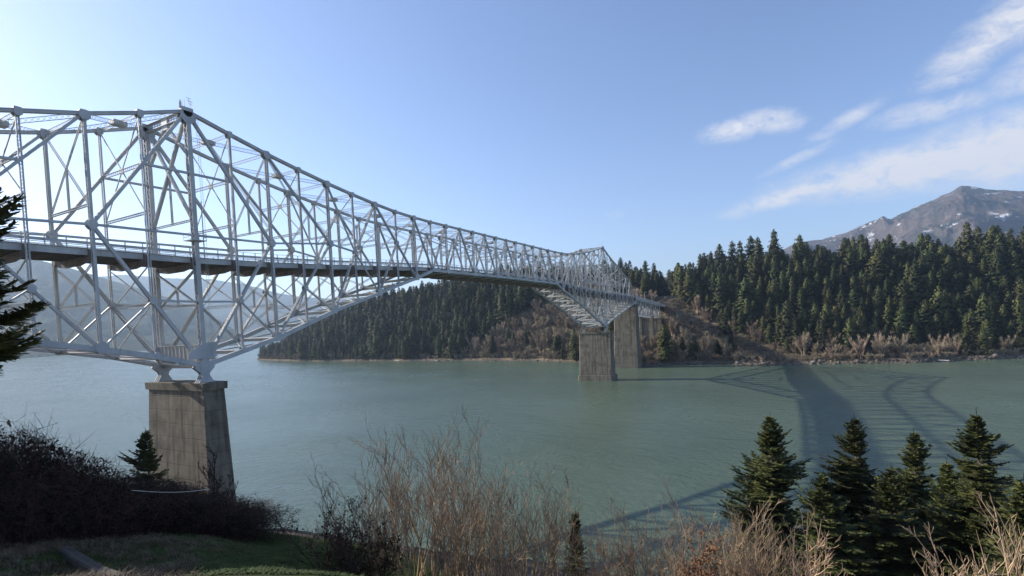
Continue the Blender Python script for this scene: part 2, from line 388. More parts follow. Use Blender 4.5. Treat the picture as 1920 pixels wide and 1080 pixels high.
HILLM = mat_hill('wooded_hill', (.03, .042, .03), (.06, .07, .045), .012)
MTN = mat_hill('mountain_rock', (.075, .06, .056), (.15, .115, .10), .005, True)
mprof = [(9, 1.5), (4, 3.6), (.5, 5.7), (-1.0, 6.4), (-3.1, 6.38), (-4.9, 6.72), (-6.0, 7.1), (-6.9, 7.5), (-7.4, 7.62), (-7.8, 7.84), (-8.05, 7.55), (-8.3, 7.4), (-8.85, 7.66), (-9.8, 8.05), (-10.7, 8.42), (-11.3, 8.62), (-11.9, 8.84), (-12.6, 9.12),
         (-13.1, 9.38), (-13.5, 9.26), (-14.1, 9.0), (-15.2, 8.58), (-16.6, 8.2), (-18.5, 7.7), (-23, 6.6), (-30, 5)]
ridge('mountain', mprof, 4600, 2200, MTN, 3, .22)
ridge('hill_ridge', [(95, 5.5), (85, 7.2), (78, 6.9), (74, 7.0), (71.2, 7.15), (69.5, 6.6), (68, 6.05), (66, 5.3), (64, 4.6), (62, 3.8), (60, 2.7), (58, 1.5), (56.5, .3)], 3600, 1650, HILLM, 5, .14)
ridge('hill_ridge', [(75, 5), (68, 5.6), (65, 5.9), (62, 5.6), (58.5, 5.55), (55.5, 5.0), (53.5, 4.3), (51, 3.7), (47, 3.3), (42, 3.6), (36, 3.2), (30, 2.6), (24, 2)], 7000, 2400, HILLM, 8, .10)

# ================================================================== THE TRUSS BRIDGE
p = 7.18; W = 12.385; N0, N1 = -9, 39
zUh = {0: 71.3, 1: 69.65, 2: 68.1, 3: 66.8, 4: 65.63, 5: 64.64, 6: 63.77, 7: 63.1, 8: 62.78, 9: 62.62, 10: 62.6, 11: 62.6, 12: 62.62, 13: 62.6, 14: 62.6, 15: 62.6,
       -1: 68.65, -2: 66.2, -3: 64.2, -4: 62.1, -5: 59.9, -6: 57.7, -7: 55.5, -8: 50.2, -9: 44.6}
zLh = {0: 29.2, 1: 31.15, 2: 33.1, 3: 35.65, 4: 38.2, 5: 40.35, 6: 42.5, 7: 44.65, 8: 46.75, 9: 49.25, 10: 49.3, 11: 49.35, 12: 49.4, 13: 49.45, 14: 49.5, 15: 49.5,
       -1: 31.3, -2: 32.9, -3: 34.35, -4: 35.8, -5: 37.25, -6: 38.7, -7: 40.15, -8: 41.6, -9: 43.1}
def mir(k): return k if k <= 15 else 30 - k
def zU(k): return zUh[mir(k)]
def zL(k): return zLh[mir(k)]
DKX = np.array([-9, -3, 0, 2, 4, 5.4, 9, 15, 21, 24.6, 26, 28, 30, 37, 39, 43.5, 52, 58], float)
DKZ = np.array([47.5, 47.5, 47.5, 47.8, 48.4, 48.95, 50.3, 50.7, 50.3, 48.95, 48.4, 47.8, 47.4, 46.5, 46.0, 44.2, 40.6, 38.6], float)
def dz(k): return float(np.interp(k, DKX, DKZ))
def U(k, s): return Vector((k * p, s * W, zU(k)))
def L(k, s): return Vector((k * p, s * W, zL(k)))
def at(k, s, z): return Vector((k * p, s * W, z))
mid = {(0, 2): (51.1,), }
YV = Vector((0, 1, 0))
bridge = link('truss_bridge', None, loc=(107.7, W / 2, 0))
tag(bridge, 'long grey steel cantilever truss bridge carrying a road deck across the river', 'bridge')
OFF = Vector(bridge.location)
def part(name, mb, mat=STEEL, parent=None, **kw):
    if not mb.f: return None
    if parent is None:
        v = np.array(mb.v) - np.array(OFF); mb.v = [tuple(q) for q in v]; parent = bridge
    o = link(name, mb.mesh(name, mat), parent)
    for k_, v_ in kw.items(): o[k_] = v_
    return o
def laced(mb, a, b, wid, dep, typ='A', step=None, t_=.035, bar=.055, cross=False):
    """built-up member: two plates joined by zigzag lacing.  A: plates parallel to the truss plane, B: lacing faces the viewer"""
    a = Vector(a); b = Vector(b); d = (b - a); Ln = d.length; d.normalize()
    n = YV if abs(d.dot(YV)) < .9 else Vector((0, 0, 1))
    s = d.cross(n).normalized()
    if typ == 'A': e1, w1, e2, w2 = n, dep, s, wid      # plates offset along e1, wide along e2
    else: e1, w1, e2, w2 = s, wid, n, dep
    for q in (-1, 1):
        o = e1 * (q * (w1 / 2 - t_ / 2)); mb.beam(a + o, b + o, t_ if False else t_, w2, e2)
        for r_ in (-1, 1):                                   # flange lips
            f = o + e2 * (r_ * (w2 / 2 - .02)) - e1 * (q * .06)
            mb.beam(a + f, b + f, .09, .03, e2)
    if step is None: step = w1 * 1.05
    nn = max(2, int(Ln / step))
    for r_ in (-1, 1):
        base = e2 * (r_ * (w2 / 2 + .005))
        for i in range(nn):
            q = 1 if i % 2 else -1
            pa = a + d * (Ln * i / nn) + base + e1 * (q * (w1 / 2 - .06)); pb = a + d * (Ln * (i + 1) / nn) + base - e1 * (q * (w1 / 2 - .06))
            mb.beam(pa, pb, bar, .018, e2)
            if cross: mb.beam(pa - e1 * (2 * q * (w1 / 2 - .06)), pb + e1 * (2 * q * (w1 / 2 - .06)), bar, .018, e2)
def boxm(mb, a, b, wid, dep):
    d = (Vector(b) - Vector(a)).normalized(); mb.beam(a, b, dep, wid, d.cross(YV))
def flat_lattice(mb, a, b, depth, up, step=None, thick=.10, bar=.04):
    """strut: two angles a distance apart with X lacing"""
    a = Vector(a); b = Vector(b); d = b - a; Ln = d.length; d.normalize(); up = Vector(up); up = (up - d * up.dot(d)).normalized()
    for q in (-1, 1): mb.beam(a + up * (q * depth / 2), b + up * (q * depth / 2), thick, .065, up)
    n = max(2, int(Ln / (step or depth * 1.1)))
    for i in range(n):
        x0 = a + d * (Ln * i / n); x1 = a + d * (Ln * (i + 1) / n)
        mb.beam(x0 + up * (depth / 2), x1 - up * (depth / 2), .03, bar, up); mb.beam(x0 - up * (depth / 2), x1 + up * (depth / 2), .03, bar, up)
def gusset(mb, c, r, s, hz=1.0):
    c = Vector(c)
    pts = [(c.x + r * math.cos(R(22.5 + 45 * i)), c.z + hz * r * math.sin(R(22.5 + 45 * i))) for i in range(8)]
    for q in (-1, 1): mb.prism(pts, c.y + q * .46 - .02, c.y + q * .46 + .02)

# --- web geometry per truss (panel points, mirrored about midspan)
def web():
    D = []   # (k1,z1,k2,z2,kind)
    Md = {}
    def add(k1, z1, k2, z2, kind='d'): D.append((k1, z1, k2, z2, kind)); D.append((30 - k1, z1, 30 - k2, z2, kind))
    def line(k, ka, za, kb, zb): return za + (zb - za) * (k - ka) / (kb - ka)
    for sg in (-1, 1):
        M2 = 51.2 if sg > 0 else 50.7
        add(0, zUh[0], 2 * sg, M2); add(2 * sg, M2, 0, zLh[0])
        add(1 * sg, line(1, 0, zLh[0], 2, M2), 2 * sg, zLh[2 * sg], 's')
        M4 = 52.7 if sg > 0 else 49.8
        add(2 * sg, zUh[2 * sg], 4 * sg, M4); add(4 * sg, M4, 2 * sg, zLh[2 * sg])
        add(3 * sg, line(3, 2, zLh[2 * sg], 4, M4), 4 * sg, zLh[4 * sg], 's')
    M5 = 51.5
    add(6, zUh[6], 5, M5); add(5, M5, 4, zLh[4]); add(4, zUh[4], 5, M5, 'l'); add(5, M5, 6, zLh[6], 'l')
    M7 = (zUh[6] + zLh[8]) / 2
    add(6, zUh[6], 8, zLh[8]); add(7, M7, 6, zLh[6])
    add(8, zUh[8], 9, zLh[9]); add(9, zLh[9], 10, zUh[10]); add(10, zLh[10], 11, zUh[11])
    add(11, zUh[11], 12, zLh[12]); add(12, zLh[12], 13, zUh[13]); add(13, zUh[13], 14, zLh[14]); add(14, zLh[14], 15, zUh[15])
    M5b = 48.5
    add(-4, zUh[-4], -5, M5b); add(-5, M5b, -6, zLh[-6]); add(-6, zUh[-6], -5, M5b, 'l'); add(-5, M5b, -4, zLh[-4], 'l')
    add(-6, zUh[-6], -7, 48.0); add(-7, 48.0, -8, zLh[-8]); add(-7, zUh[-7], -6, zLh[-6], 'l')
    return D
WEB = web()
def vis_w(k): return 1.0 if k < 12 else .8
nd = 0; rest = MB()
cand = sorted([(s, *d) for s in (0, 1) for d in WEB], key=lambda q: (min(q[1], q[3]) > 9, q[0], abs(q[1] - 1)))
for (s, k1, z1, k2, z2, kind) in cand:
    a, b = at(k1, s, z1), at(k2, s, z2)
    near_ = min(k1, k2) < 10
    w_ = {'d': .35, 's': .24, 'l': .22}[kind]
    heavy = abs(k1) + abs(k2) <= 2 or abs(k1 - 30) + abs(k2 - 30) <= 2
    if heavy and kind == 'd': w_ = .46
    mb = MB() if nd < 100 else rest
    laced(mb, a, b, w_, (.52 if kind == 'd' else .34), 'A' if kind == 'd' else 'B', step=(.62 if near_ else 1.6), bar=.05 if near_ else .06)
    if nd < 100: part('diagonal', mb)
    nd += 1
part('diagonal', rest, kind='stuff')
MIDZ = {}
for (k1, z1, k2, z2, kind) in WEB:
    for kk, zz in ((k1, z1), (k2, z2)):
        if abs(zz - zU(kk)) > 1.5 and abs(zz - zL(kk)) > 1.5: MIDZ.setdefault(kk, set()).add(round(zz, 2))
for s in (0, 1):
    # --- chords
    for kk in range(N0, N1 + 1):
        near_ = kk < 12
        mb = MB(); main = kk in (0, 30)
        if N0 < kk < N1:
            top, bot = at(kk, s, zU(kk)), at(kk, s, zL(kk))
            if main: laced(mb, bot, top, .72, .95, 'A', step=.8, t_=.05, bar=.08)
            elif kk % 2 == 0: laced(mb, bot, top, .40, .62, 'A', step=.62 if near_ else 1.6, bar=.055)
            else: laced(mb, bot, top, .44, .26, 'B', step=.5 if near_ else 1.4, bar=.04, cross=False)
            gusset(mb, at(kk, s, zU(kk) - .25), .78 if kk % 2 == 0 else .5, s)
            gusset(mb, at(kk, s, zL(kk) + .3), .92 if kk % 2 == 0 else .5, s)
            if main:
                gusset(mb, at(kk, s, zU(kk) - .8), 1.35, s)
                mb.box((kk * p, s * W, zU(kk) + .2), (1.7, 1.1, .6))
                mb.prism([(kk * p - 2.6, 30.4), (kk * p + 1.6, 30.4), (kk * p + 2.2, 30.8), (kk * p + 1.75, 33.0), (kk * p - .2, 33.0), (kk * p - 2.6, 31.4)], s * W - .52, s * W - .47)
            for zz in MIDZ.get(kk, ()): gusset(mb, at(kk, s, zz), .66 if kk % 2 == 0 else .5, s, 1.2)
        else: laced(mb, at(kk, s, zL(kk) - .6), at(kk, s, zU(kk) + .6), .7, .8, 'A', step=1.5)
        part('post', mb)
    mb = MB()
    for kk in range(N0, N1):
        mb.beam(U(kk, s), U(kk + 1, s), .70, .44 if kk % 2 else .442, (0, 0, 1))
        for e in (-1, 1): mb.beam(U(kk, s) + Vector((0, e * .38, .21)), U(kk + 1, s) + Vector((0, e * .38, .21)), .12, .04, (0, 0, 1))
        if kk > N0: mb.box((kk * p, s * W, zU(kk) + .12), (1.1 if kk % 2 == 0 else .8, .84, .66))
    part('top_chord', mb)
    mb = MB()
    for kk in range(N0, N1):
        q = .82 if -4 < kk < 4 or 26 < kk < 34 else .66
        for e in (-1, 1): mb.beam(L(kk, s) + Vector((0, e * .38, 0)), L(kk + 1, s) + Vector((0, e * .38, 0)), .06, q, (0, 0, 1))
        a, b = L(kk, s), L(kk + 1, s); up = Vector((0, 0, q / 2 - .03))
        mb.beam(a + up, b + up, .80, .05, (0, 0, 1))
        n = 9
        for i in range(n):
            x0 = a.lerp(b, i / n) - up; x1 = a.lerp(b, (i + 1) / n) - up; e = .36 if i % 2 else -.36
            mb.beam(x0 + Vector((0, e, 0)), x1 - Vector((0, e, 0)), .1, .03, (0, 0, 1))
        for i in (0, 1):      # splice plates
            c_ = a.lerp(b, .02 + .96 * i)
        mb.beam(a.lerp(b, .08) , a.lerp(b, .10), .90, q + .08, (0, 0, 1))
    part('bottom_chord', mb)
    # --- longitudinal struts at the K points
    def strut(k1, z1, k2, z2, w_=.32):
        for kk1, kk2 in ((k1, k2), (30 - k1, 30 - k2)):
            mb = MB(); boxm(mb, at(kk1, s, z1), at(kk2, s, z2), w_, .42); part('longitudinal_strut', mb)
    for sg in (-1, 1):
        zz = 51.2 if sg > 0 else 50.7
        strut(0, 50.95, 2 * sg, zz); strut(0, 61.1, sg, 61.2 if sg > 0 else 61.0); strut(0, 39.9, sg, 40.0)
    strut(2, 51.2, 4, 52.7); strut(4, 52.7, 5, 51.6); strut(-2, 50.7, -4, 49.9); strut(-3, 57.9, -4, 57.4, .3)
    # --- shoes on the main piers
    for kk in (0, 30):
        mb = MB(); x = kk * p; y = s * W
        for e in (-.38, .38):
            mb.prism([(x - 1.7, 28.9), (x - .75, 28.0), (x - .7, 27.6), (x + .7, 27.6), (x + .75, 28.0), (x + 1.7, 28.9), (x + 1.0, 29.9), (x - 1.0, 29.9)], y + e - .06, y + e + .06)
        mb.box((x, y, 27.65), (1.2, 1.15, .5))
        for e in (-.55, 0, .55): mb.prism([(x - 1.25, 26.5), (x + 1.25, 26.5), (x + .5, 27.75), (x - .5, 27.75)], y + e - .05, y + e + .05)
        mb.box((x, y, 26.49), (2.7, 1.7, .14))
        part('bearing_shoe', mb)
    for kk in (-9, 39):
        mb = MB(); x = kk * p; mb.prism([(x - .8, zL(kk) - 1.9), (x + .8, zL(kk) - 1.9), (x + .35, zL(kk) - .3), (x - .35, zL(kk) - .3)], s * W - .4, s * W + .4)
        part('bearing_shoe', mb)
# --- lateral bracing
for kk in range(N0 + 2, N1 - 2):
    mb = MB(); near_ = kk < 10
    st = None if near_ else 1.6
    flat_lattice(mb, U(kk, 0) + Vector((0, 0, -.15)), U(kk, 1) + Vector((0, 0, -.15)), .55, (0, 0, 1), st)
    part('top_strut', mb)
    if kk % 2 == 0 and N0 + 2 <= kk - 1 and kk + 2 <= N1 - 2:
        mb = MB()
        for s in (0, 1):
            a, c_, b = U(kk, s), (U(kk + 1, 0) + U(kk + 1, 1)) / 2, U(kk + 2, 1 - s)
            flat_lattice(mb, a + Vector((0, 0, -.2)), c_ + Vector((0, 0, -.2)), .62, (0, 0, 1), st); flat_lattice(mb, c_ + Vector((0, 0, -.2)), b + Vector((0, 0, -.2)), .62, (0, 0, 1), st)
        c_ = (U(kk + 1, 0) + U(kk + 1, 1)) / 2
        mb.box((c_.x, c_.y, c_.z - .2), (1.9, 1.5, .7))
        part('top_lateral_brace', mb)
for kk in range(N0, N1):
    mb = MB()
    # bottom strut and the X of the bottom lateral system, hung just under the chord
    cdir = (L(min(kk + 1, N1), 0) - L(kk, 0)).normalized()
    a, b = L(kk, 0) + Vector((0, .45, -.1)), L(kk, 1) + Vector((0, -.45, -.1))
    mb.beam(a, b, .45, .62, Vector((-cdir.z, 0, cdir.x)))
    part('bottom_strut', mb)
    mb = MB()
    for s in (0, 1):
        mb.beam(L(kk, s) + Vector((0, 0, -.3 - .06 * s)), L(kk + 1, 1 - s) + Vector((0, 0, -.3 - .06 * s)), .22, .2, (0, 0, 1))
    part('bottom_lateral_brace', mb)
# --- sway frames across the bridge
for kk in range(N0 + 2, N1 - 1):
    mb = MB(); d = dz(kk); zt = zU(kk) - .3; zlow = d + 6.0; near_ = kk < 10
    y0, y1 = .35, W - .35; x = kk * p
    def P(y, z): return Vector((x, y, z))
    even = kk % 2 == 0; h = zt - zlow
    if h > 2.2:
        flat_lattice(mb, P(y0, zlow), P(y1, zlow), .38 if not even else .3, (0, 0, 1), .5 if near_ else 1.5, .3, .05)
        cz = (zt + zlow) / 2
        th = .30 if even else .14
        if even and near_:
            for (a, b) in ((P(y0, zt - .4), P(y1, zlow + .2)), (P(y1, zt - .4), P(y0, zlow + .2))):
                flat_lattice(mb, a, b, .36, (0, 0, 1), .45, .12, .035) if kk else laced(mb, a, b, .55, .42, 'A', .6)
            flat_lattice(mb, P(W / 2, cz), P(W / 2, zlow), .36, (0, 1, 0), .45, .2, .04)
        else:
            mb.beam(P(y0, zt - .4), P(y1, zlow + .2), th, th, (1, 0, 0)); mb.beam(P(y1, zt - .4) + Vector((.16, 0, 0)), P(y0, zlow + .2) + Vector((.16, 0, 0)), th, th, (1, 0, 0))
            if h > 7:
                mz = cz
                flat_lattice(mb, P(y0, mz), P(y1, mz), .5, (0, 0, 1), .6 if near_ else 1.5, .2, .05)
            mb.box((x, W / 2, cz), (.12, 1.0, 1.0))
        if kk in (0, 30):
            mb.box((x, W / 2, zt - .5), (.5, 1.6, 2.0)); flat_lattice(mb, P(y0, zt - .1), P(y1, zt - .1), 1.2, (0, 0, 1), .7, .8, .1)
            for e in (-1, 1): laced(mb, P(W / 2 + e * .5, zt - 1.2), P(W / 2 + e * 5.6, zt - 6.5), .5, .5, 'A', .6)
    part('sway_frame', mb)
    # below the deck
    mb = MB(); zb = zL(kk) + .4; zd = d - 2.1; hh_ = zd - zb
    if hh_ > 3:
        tiers = [(zd, zb)] if hh_ < 8.5 else [(zd, max(zb + 3, min(39.4, (zd + zb) / 2 + 2) if hh_ > 9 else 0)), (max(zb + 3, min(39.4, (zd + zb) / 2 + 2)), zb + .4)]
        for i, (za, zc) in enumerate(tiers):
            big = even and near_
            th = .15
            if big:
                for (a, b) in ((P(y0, za), P(y1, zc)), (P(y1, za), P(y0, zc))): flat_lattice(mb, a, b, .34, (0, 0, 1), .45, .12, .035) if kk else laced(mb, a, b, .46, .4, 'A', .6)
            else:
                mb.beam(P(y0, za), P(y1, zc), th, th, (1, 0, 0)); mb.beam(P(y1, za) + Vector((.16, 0, 0)), P(y0, zc) + Vector((.16, 0, 0)), th, th, (1, 0, 0))
            if i == 0 and len(tiers) > 1:
                flat_lattice(mb, P(y0, zc), P(y1, zc), .5, (0, 0, 1), .5 if near_ else 1.5, .25, .05)
                if big: flat_lattice(mb, P(W / 2, (za + zc) / 2), P(W / 2, zc), .36, (0, 1, 0), .45, .2, .04)
    if kk in (0, 30):
        mb.box((x - .75, W / 2, 31.3), (.06, W + 1.0, 2.8)); mb.box((x - .70, W / 2, 32.68), (.5, W + 1.0, .06)); mb.box((x - .70, W / 2, 29.92), (.5, W + 1.0, .06))
        for i in range(11): mb.box((x - .83, .5 + i * (W - 1) / 10, 31.3), (.12, .07, 2.66))
    part('cross_frame', mb)
# --- floor system and road deck
YA, YB = 1.7, W - 1.7
for kk in range(N0, N1 + 1):
    mb = MB(); x = kk * p; d = dz(kk)
    for (za, zb_) in ((d - .35, d - 1.95),):
        b_ = len(mb.v)
        prof = [(.4, d - .35), (W - .4, d - .35), (W - .4, d - 1.55), (W / 2 + 2.4, d - 2.05), (W / 2 - 2.4, d - 2.05), (.4, d - 1.55)]
        n = len(prof)
        for xx in (x - .03, x + .03): mb.v += [(xx, y, z) for y, z in prof]
        mb.f += [tuple(b_ + i for i in range(n)), tuple(b_ + 2 * n - 1 - i for i in range(n))]; mb.m += [0, 0]
        for i in range(n):
            j = (i + 1) % n; mb.f.append((b_ + j, b_ + i, b_ + n + i, b_ + n + j)); mb.m.append(0)
            a_, c_ = prof[i], prof[j]; mb.beam((x, a_[0], a_[1]), (x, c_[0], c_[1]), .45, .05, (1, 0, 0))
    mb.box((x, .62, d - .9), (.5, .5, 1.3)); mb.box((x, W - .62, d - .9), (.5, .5, 1.3))
    part('floor_beam', mb, DECKM)
KS = list(range(N0, N1 + 1)) + [41, 43.5, 46, 49, 52, 55, 58]
def run(mb, y, dzv, w_, h_, ks=KS, ext=0):
    for a, b in zip(ks[:-1], ks[1:]):
        mb.beam((a * p, y, dz(a) + dzv), (b * p, y, dz(b) + dzv), w_, h_, (0, 0, 1))
mb = MB(); run(mb, W / 2, -.16, YB - YA, .22); dk = part('road_deck', mb, DECKM)
mb = MB(); run(mb, W / 2, -.02, YB - YA - 1.6, .05); part('asphalt_surface', mb, ASPH)
for i in range(7):
    mb = MB(); run(mb, YA + .5 + i * (YB - YA - 1.0) / 6, -.67, .22, .78); part('stringer', mb, DECKM)
for y, s in ((YA - .05, -1), (YB + .05, 1)):
    mb = MB(); run(mb, y, -.5, .1, 1.0); run(mb, y + s * .09, -.04, .3, .09); run(mb, y + s * .06, -.98, .22, .06)
    part('edge_girder', mb, STEEL)
    mb = MB()
    for hz, ww, hh_ in ((1.5, .07, .07), (.42, .08, .1), (.2, .08, .06)): run(mb, y, hz, ww, hh_)
    run(mb, y - s * .12, .78, .10, .42)
    tot = KS[-1] * p; xq = N0 * p
    while xq < tot:
        z_ = dz(xq / p); mb.box((xq, y, z_ + .68), (.12, .14, 1.66)); xq += p / 3
    part('railing', mb, RAILM)
# --- fittings on the near tower: service platform, aerials, cable ladder, tall pole
mb = MB(); x = 0.0; z0 = 50.0
mb.box((x, -.1, z0), (2.5, 2.3, .12))
for hz in (.55, 1.1):
    for (a, b) in (((-1.25, -1.2), (1.25, -1.2)), ((1.25, -1.2), (1.25, 1.0)), ((-1.25, -1.2), (-1.25, 1.0)), ((-1.25, 1.0), (1.25, 1.0))):
        mb.beam((x + a[0], a[1], z0 + hz), (x + b[0], b[1], z0 + hz), .05, .05)
for a in ((-1.25, -1.2), (1.25, -1.2), (1.25, 1.0), (-1.25, 1.0), (0, -1.2)): mb.beam((x + a[0], a[1], z0), (x + a[0], a[1], z0 + 1.1), .05, .05)
part('service_platform', mb)
for (ax, ay, h_, top_) in ((.5, 0, 1.9, True), (-.1, .2, 1.5, False), (.9, .2, 1.5, True), (-.6, 0, 1.2, False)):
    mb = MB(); mb.beam((ax, ay, 71.6), (ax, ay, 71.8 + h_), .06, .06)
    if top_: mb.beam((ax - .45, ay, 71.7 + h_), (ax + .45, ay, 71.7 + h_), .05, .05); mb.beam((ax - .3, ay, 71.3 + h_), (ax + .3, ay, 71.3 + h_), .04, .04)
    part('aerial', mb)
mb = MB()
for e in (0, .35): mb.beam((1.05 + e, -.75, 30.5), (1.05 + e, -.75, 70.5), .035, .035)
for i in range(80): mb.beam((1.05, -.75, 31 + i * .5), (1.4, -.75, 31 + i * .5), .03, .03)
part('access_ladder', mb)
mb = MB(); mb.tube([(1.75, .55, 47.3), (1.75, .55, 57.0)], [.09, .05], 6, cap=True); part('signal_pole', mb)
mb = MB(); mb.tube([(-.9, 0, 71.6), (-.9, 0, 72.5), (-.9, 0, 73.0)], [.2, .16, .03], 6); part('navigation_light', mb)
mb = MB(); mb.beam((215.4, 0, 71.4), (215.4, 0, 74.6), .09, .09); mb.beam((214.4, 2, 71.4), (214.4, 2, 73.8), .08, .08); part('aerial', mb)
# --- approach deck truss past the far anchor pier
ax0, ax1, npn = 283.5, 356., 10
def azb(x): return 35.2 + (31.6 - 35.2) * (x - ax0) / (ax1 - ax0)
for y in (1.6, W - 1.6):
    mb = MB()
    for i in range(npn):
        x0 = ax0 + (ax1 - ax0) * i / npn; x1 = ax0 + (ax1 - ax0) * (i + 1) / npn; t0, t1 = dz(x0 / p) - 1.1, dz(x1 / p) - 1.1
        mb.beam((x0, y, azb(x0)), (x1, y, azb(x1)), .5, .5); mb.beam((x0, y, t0), (x1, y, t1), .5, .5)
        mb.beam((x0, y, azb(x0)), (x0, y, t0), .4, .4, (1, 0, 0))
        if i % 2: mb.beam((x0, y, azb(x0)), (x1, y, t1), .38, .42, (0, 1, 0))
        else: mb.beam((x0, y, t0), (x1, y, azb(x1)), .38, .42, (0, 1, 0))
    mb.beam((ax1, y, azb(ax1)), (ax1, y, dz(ax1 / p) - 1.1), .4, .4, (1, 0, 0))
    part('approach_truss', mb)
for i in range(npn + 1):
    mb = MB(); x0 = ax0 + (ax1 - ax0) * i / npn; mb.beam((x0, 1.6, azb(x0)), (x0, W - 1.6, azb(x0)), .35, .35); mb.beam((x0, 1.6, azb(x0)), (x0, W - 1.6, dz(x0 / p) - 1.2), .2, .2, (1, 0, 0))
    mb.beam((x0, 1.6, dz(x0 / p) - 1.2), (x0, W - 1.6, dz(x0 / p) - 1.2), .4, .6)
    part('approach_frame', mb)

# ------------------------------------------------------------------ piers
def frustum(mb, z0, z1, c0, c1, h0, h1, ch=0.25):
    """rectangular shaft with chamfered corners, half sizes h0 (bottom) to h1 (top)"""
    def ring(z, c, h):
        a, b = h; k = min(ch, a * .4)
        return [(c[0] + x, c[1] + y, z) for x, y in ((-a + k, -b), (a - k, -b), (a, -b + k), (a, b - k), (a - k, b), (-a + k, b), (-a, b - k), (-a, -b + k))]
    b_ = len(mb.v); mb.v += ring(z0, c0, h0) + ring(z1, c1, h1)
    for i in range(8):
        j = (i + 1) % 8; mb.f.append((b_ + i, b_ + j, b_ + 8 + j, b_ + 8 + i)); mb.m.append(0)
    mb.f.append(tuple(b_ + 8 + i for i in range(8))); mb.m.append(0); mb.f.append(tuple(b_ + 7 - i for i in range(8))); mb.m.append(0)
def pier(label, base, parts):
    o = link('bridge_pier', None, loc=base); tag(o, label, 'bridge pier')
    for nm, args in parts:
        mb = MB()
        for a in args: frustum(mb, *a)
        mb.v = [(x - base[0], y - base[1], z - base[2]) for x, y, z in mb.v]
        link(nm, mb.mesh(nm, CONC), o)
    return o
cy1 = 5.75
pier('weathered concrete pier under the near tower, its foot hidden by brambles', (0, cy1, 0),
     [('shaft', [(-3, 25.2, (-.35, cy1), (0, cy1), (2.55, 9.5), (1.75, 8.35), .15)]),
      ('cap', [(25.2, 26.42, (0, cy1), (0, cy1), (2.05, 8.75), (2.1, 8.8), .1)]),
      ('footing', [(-3, 3.4, (.2, cy1), (.2, cy1), (4.2, 10.3), (4.1, 10.2), .2), (3.4, 5.2, (.1, cy1), (.1, cy1), (3.4, 9.9), (3.3, 9.8), .2)])])
pier('shorter concrete pier standing in the river under the far tower', (215.4, 5.9, 0),
     [('shaft', [(2.9, 25.3, (215.6, 5.9), (215.4, 5.7), (3.4, 9.2), (2.3, 9.0), .5)]),
      ('cap', [(25.3, 26.42, (215.4, 5.7), (215.4, 5.7), (2.6, 9.4), (2.6, 9.4), .15)]),
      ('plinth', [(-3, 2.9, (215.9, 5.9), (215.9, 5.9), (5.2, 9.9), (5.0, 9.7), .8)])])
pier('tall concrete pier under the end of the far side span, nearer the forested shore', (281, 7.4, 0),
     [('shaft', [(1.6, 40.2, (282.2, 7.7), (281, 7.2), (4.6, 8.1), (2.6, 7.3), .5)]),
      ('cap', [(40.2, 41.2, (281, 7.2), (281, 7.2), (2.9, 7.6), (2.9, 7.6), .15)]),
      ('plinth', [(-3, 1.6, (282.4, 7.7), (282.4, 7.7), (5.6, 8.6), (5.4, 8.4), .8)])])
zq = 29.6
pier('twin column concrete bent under the approach span by the shore rocks', (331, 6.2, 5),
     [('column', [(-1, 33.4, (331, 2.0), (331, 2.0), (1.5, 1.2), (1.1, .9), .2)]), ('column', [(-1, 33.4, (331, 10.4), (331, 10.4), (1.5, 1.2), (1.1, .9), .2)]),
      ('cross_wall', [(0, 31.0, (331, 6.2), (331, 6.2), (.5, 3.4), (.5, 3.4), .05)])])
pier('wide pale concrete abutment pier half hidden by brown brush on the far slope', (357, 6.2, 12),
     [('shaft', [(6, 30.6, (357, 6.2), (357, 6.2), (2.0, 6.2), (1.6, 5.8), .2)]), ('cap', [(30.6, 31.3, (357, 6.2), (357, 6.2), (1.9, 6.2), (1.9, 6.2), .1)])])
# street lamps along the far approach
for i, (xl, yl) in enumerate(((306, W - .4), (330, W - .4), (352, W - .4), (376, W - .4))):
    o = link('street_lamp', None, loc=(xl, yl, dz(xl / p))); tag(o, ('street lamp on the far approach nearest the truss portal', 'second street lamp from the truss portal on the far approach', 'third street lamp from the truss portal on the far approach', 'street lamp on the far approach nearest the hillside')[i], 'street lamp', 'street lamps on the far approach')
    mb = MB(); mb.tube([(0, 0, -.2), (0, 0, 9.5)], [.16, .11], 6); mb.tube([(0, 0, 9.4), (-.6, -.7, 9.9), (-1.0, -1.4, 9.9)], .07, 5)
    link('pole', mb.mesh('pole', RAILM), o)
    mb = MB(); mb.box((-1.1, -1.7, 9.9), (.35, .8, .18)); link('lamp_head', mb.mesh('lamp_head', RAILM), o)

# ================================================================== VEGETATION
fwd = Vector(Mr.col[2]) * -1; rgt = Vector(Mr.col[0]); upv = Vector(Mr.col[1])
FPX = 959.34
def project(q):
    d = Vector(q) - CAM; z = d.dot(fwd)
    if z < 1: return None
    return (960 + FPX * d.dot(rgt) / z, 633.58 - FPX * d.dot(upv) / z, z)
def fast_mesh(name, verts, faces, mats, mi=None):
    """faces: (n,4) or (n,3) array"""
    verts = np.asarray(verts, np.float32); faces = np.asarray(faces, np.int32); k = faces.shape[1]
    me = bpy.data.meshes.new(name); me.vertices.add(len(verts)); me.vertices.foreach_set('co', verts.ravel())
    me.loops.add(faces.size); me.loops.foreach_set('vertex_index', faces.ravel())
    me.polygons.add(len(faces)); me.polygons.foreach_set('loop_start', np.arange(0, faces.size, k, dtype=np.int32))
    for m in mats: me.materials.append(m)
    if mi is not None: me.polygons.foreach_set('material_index', np.asarray(mi, np.int32))
    me.update(calc_edges=True); return me
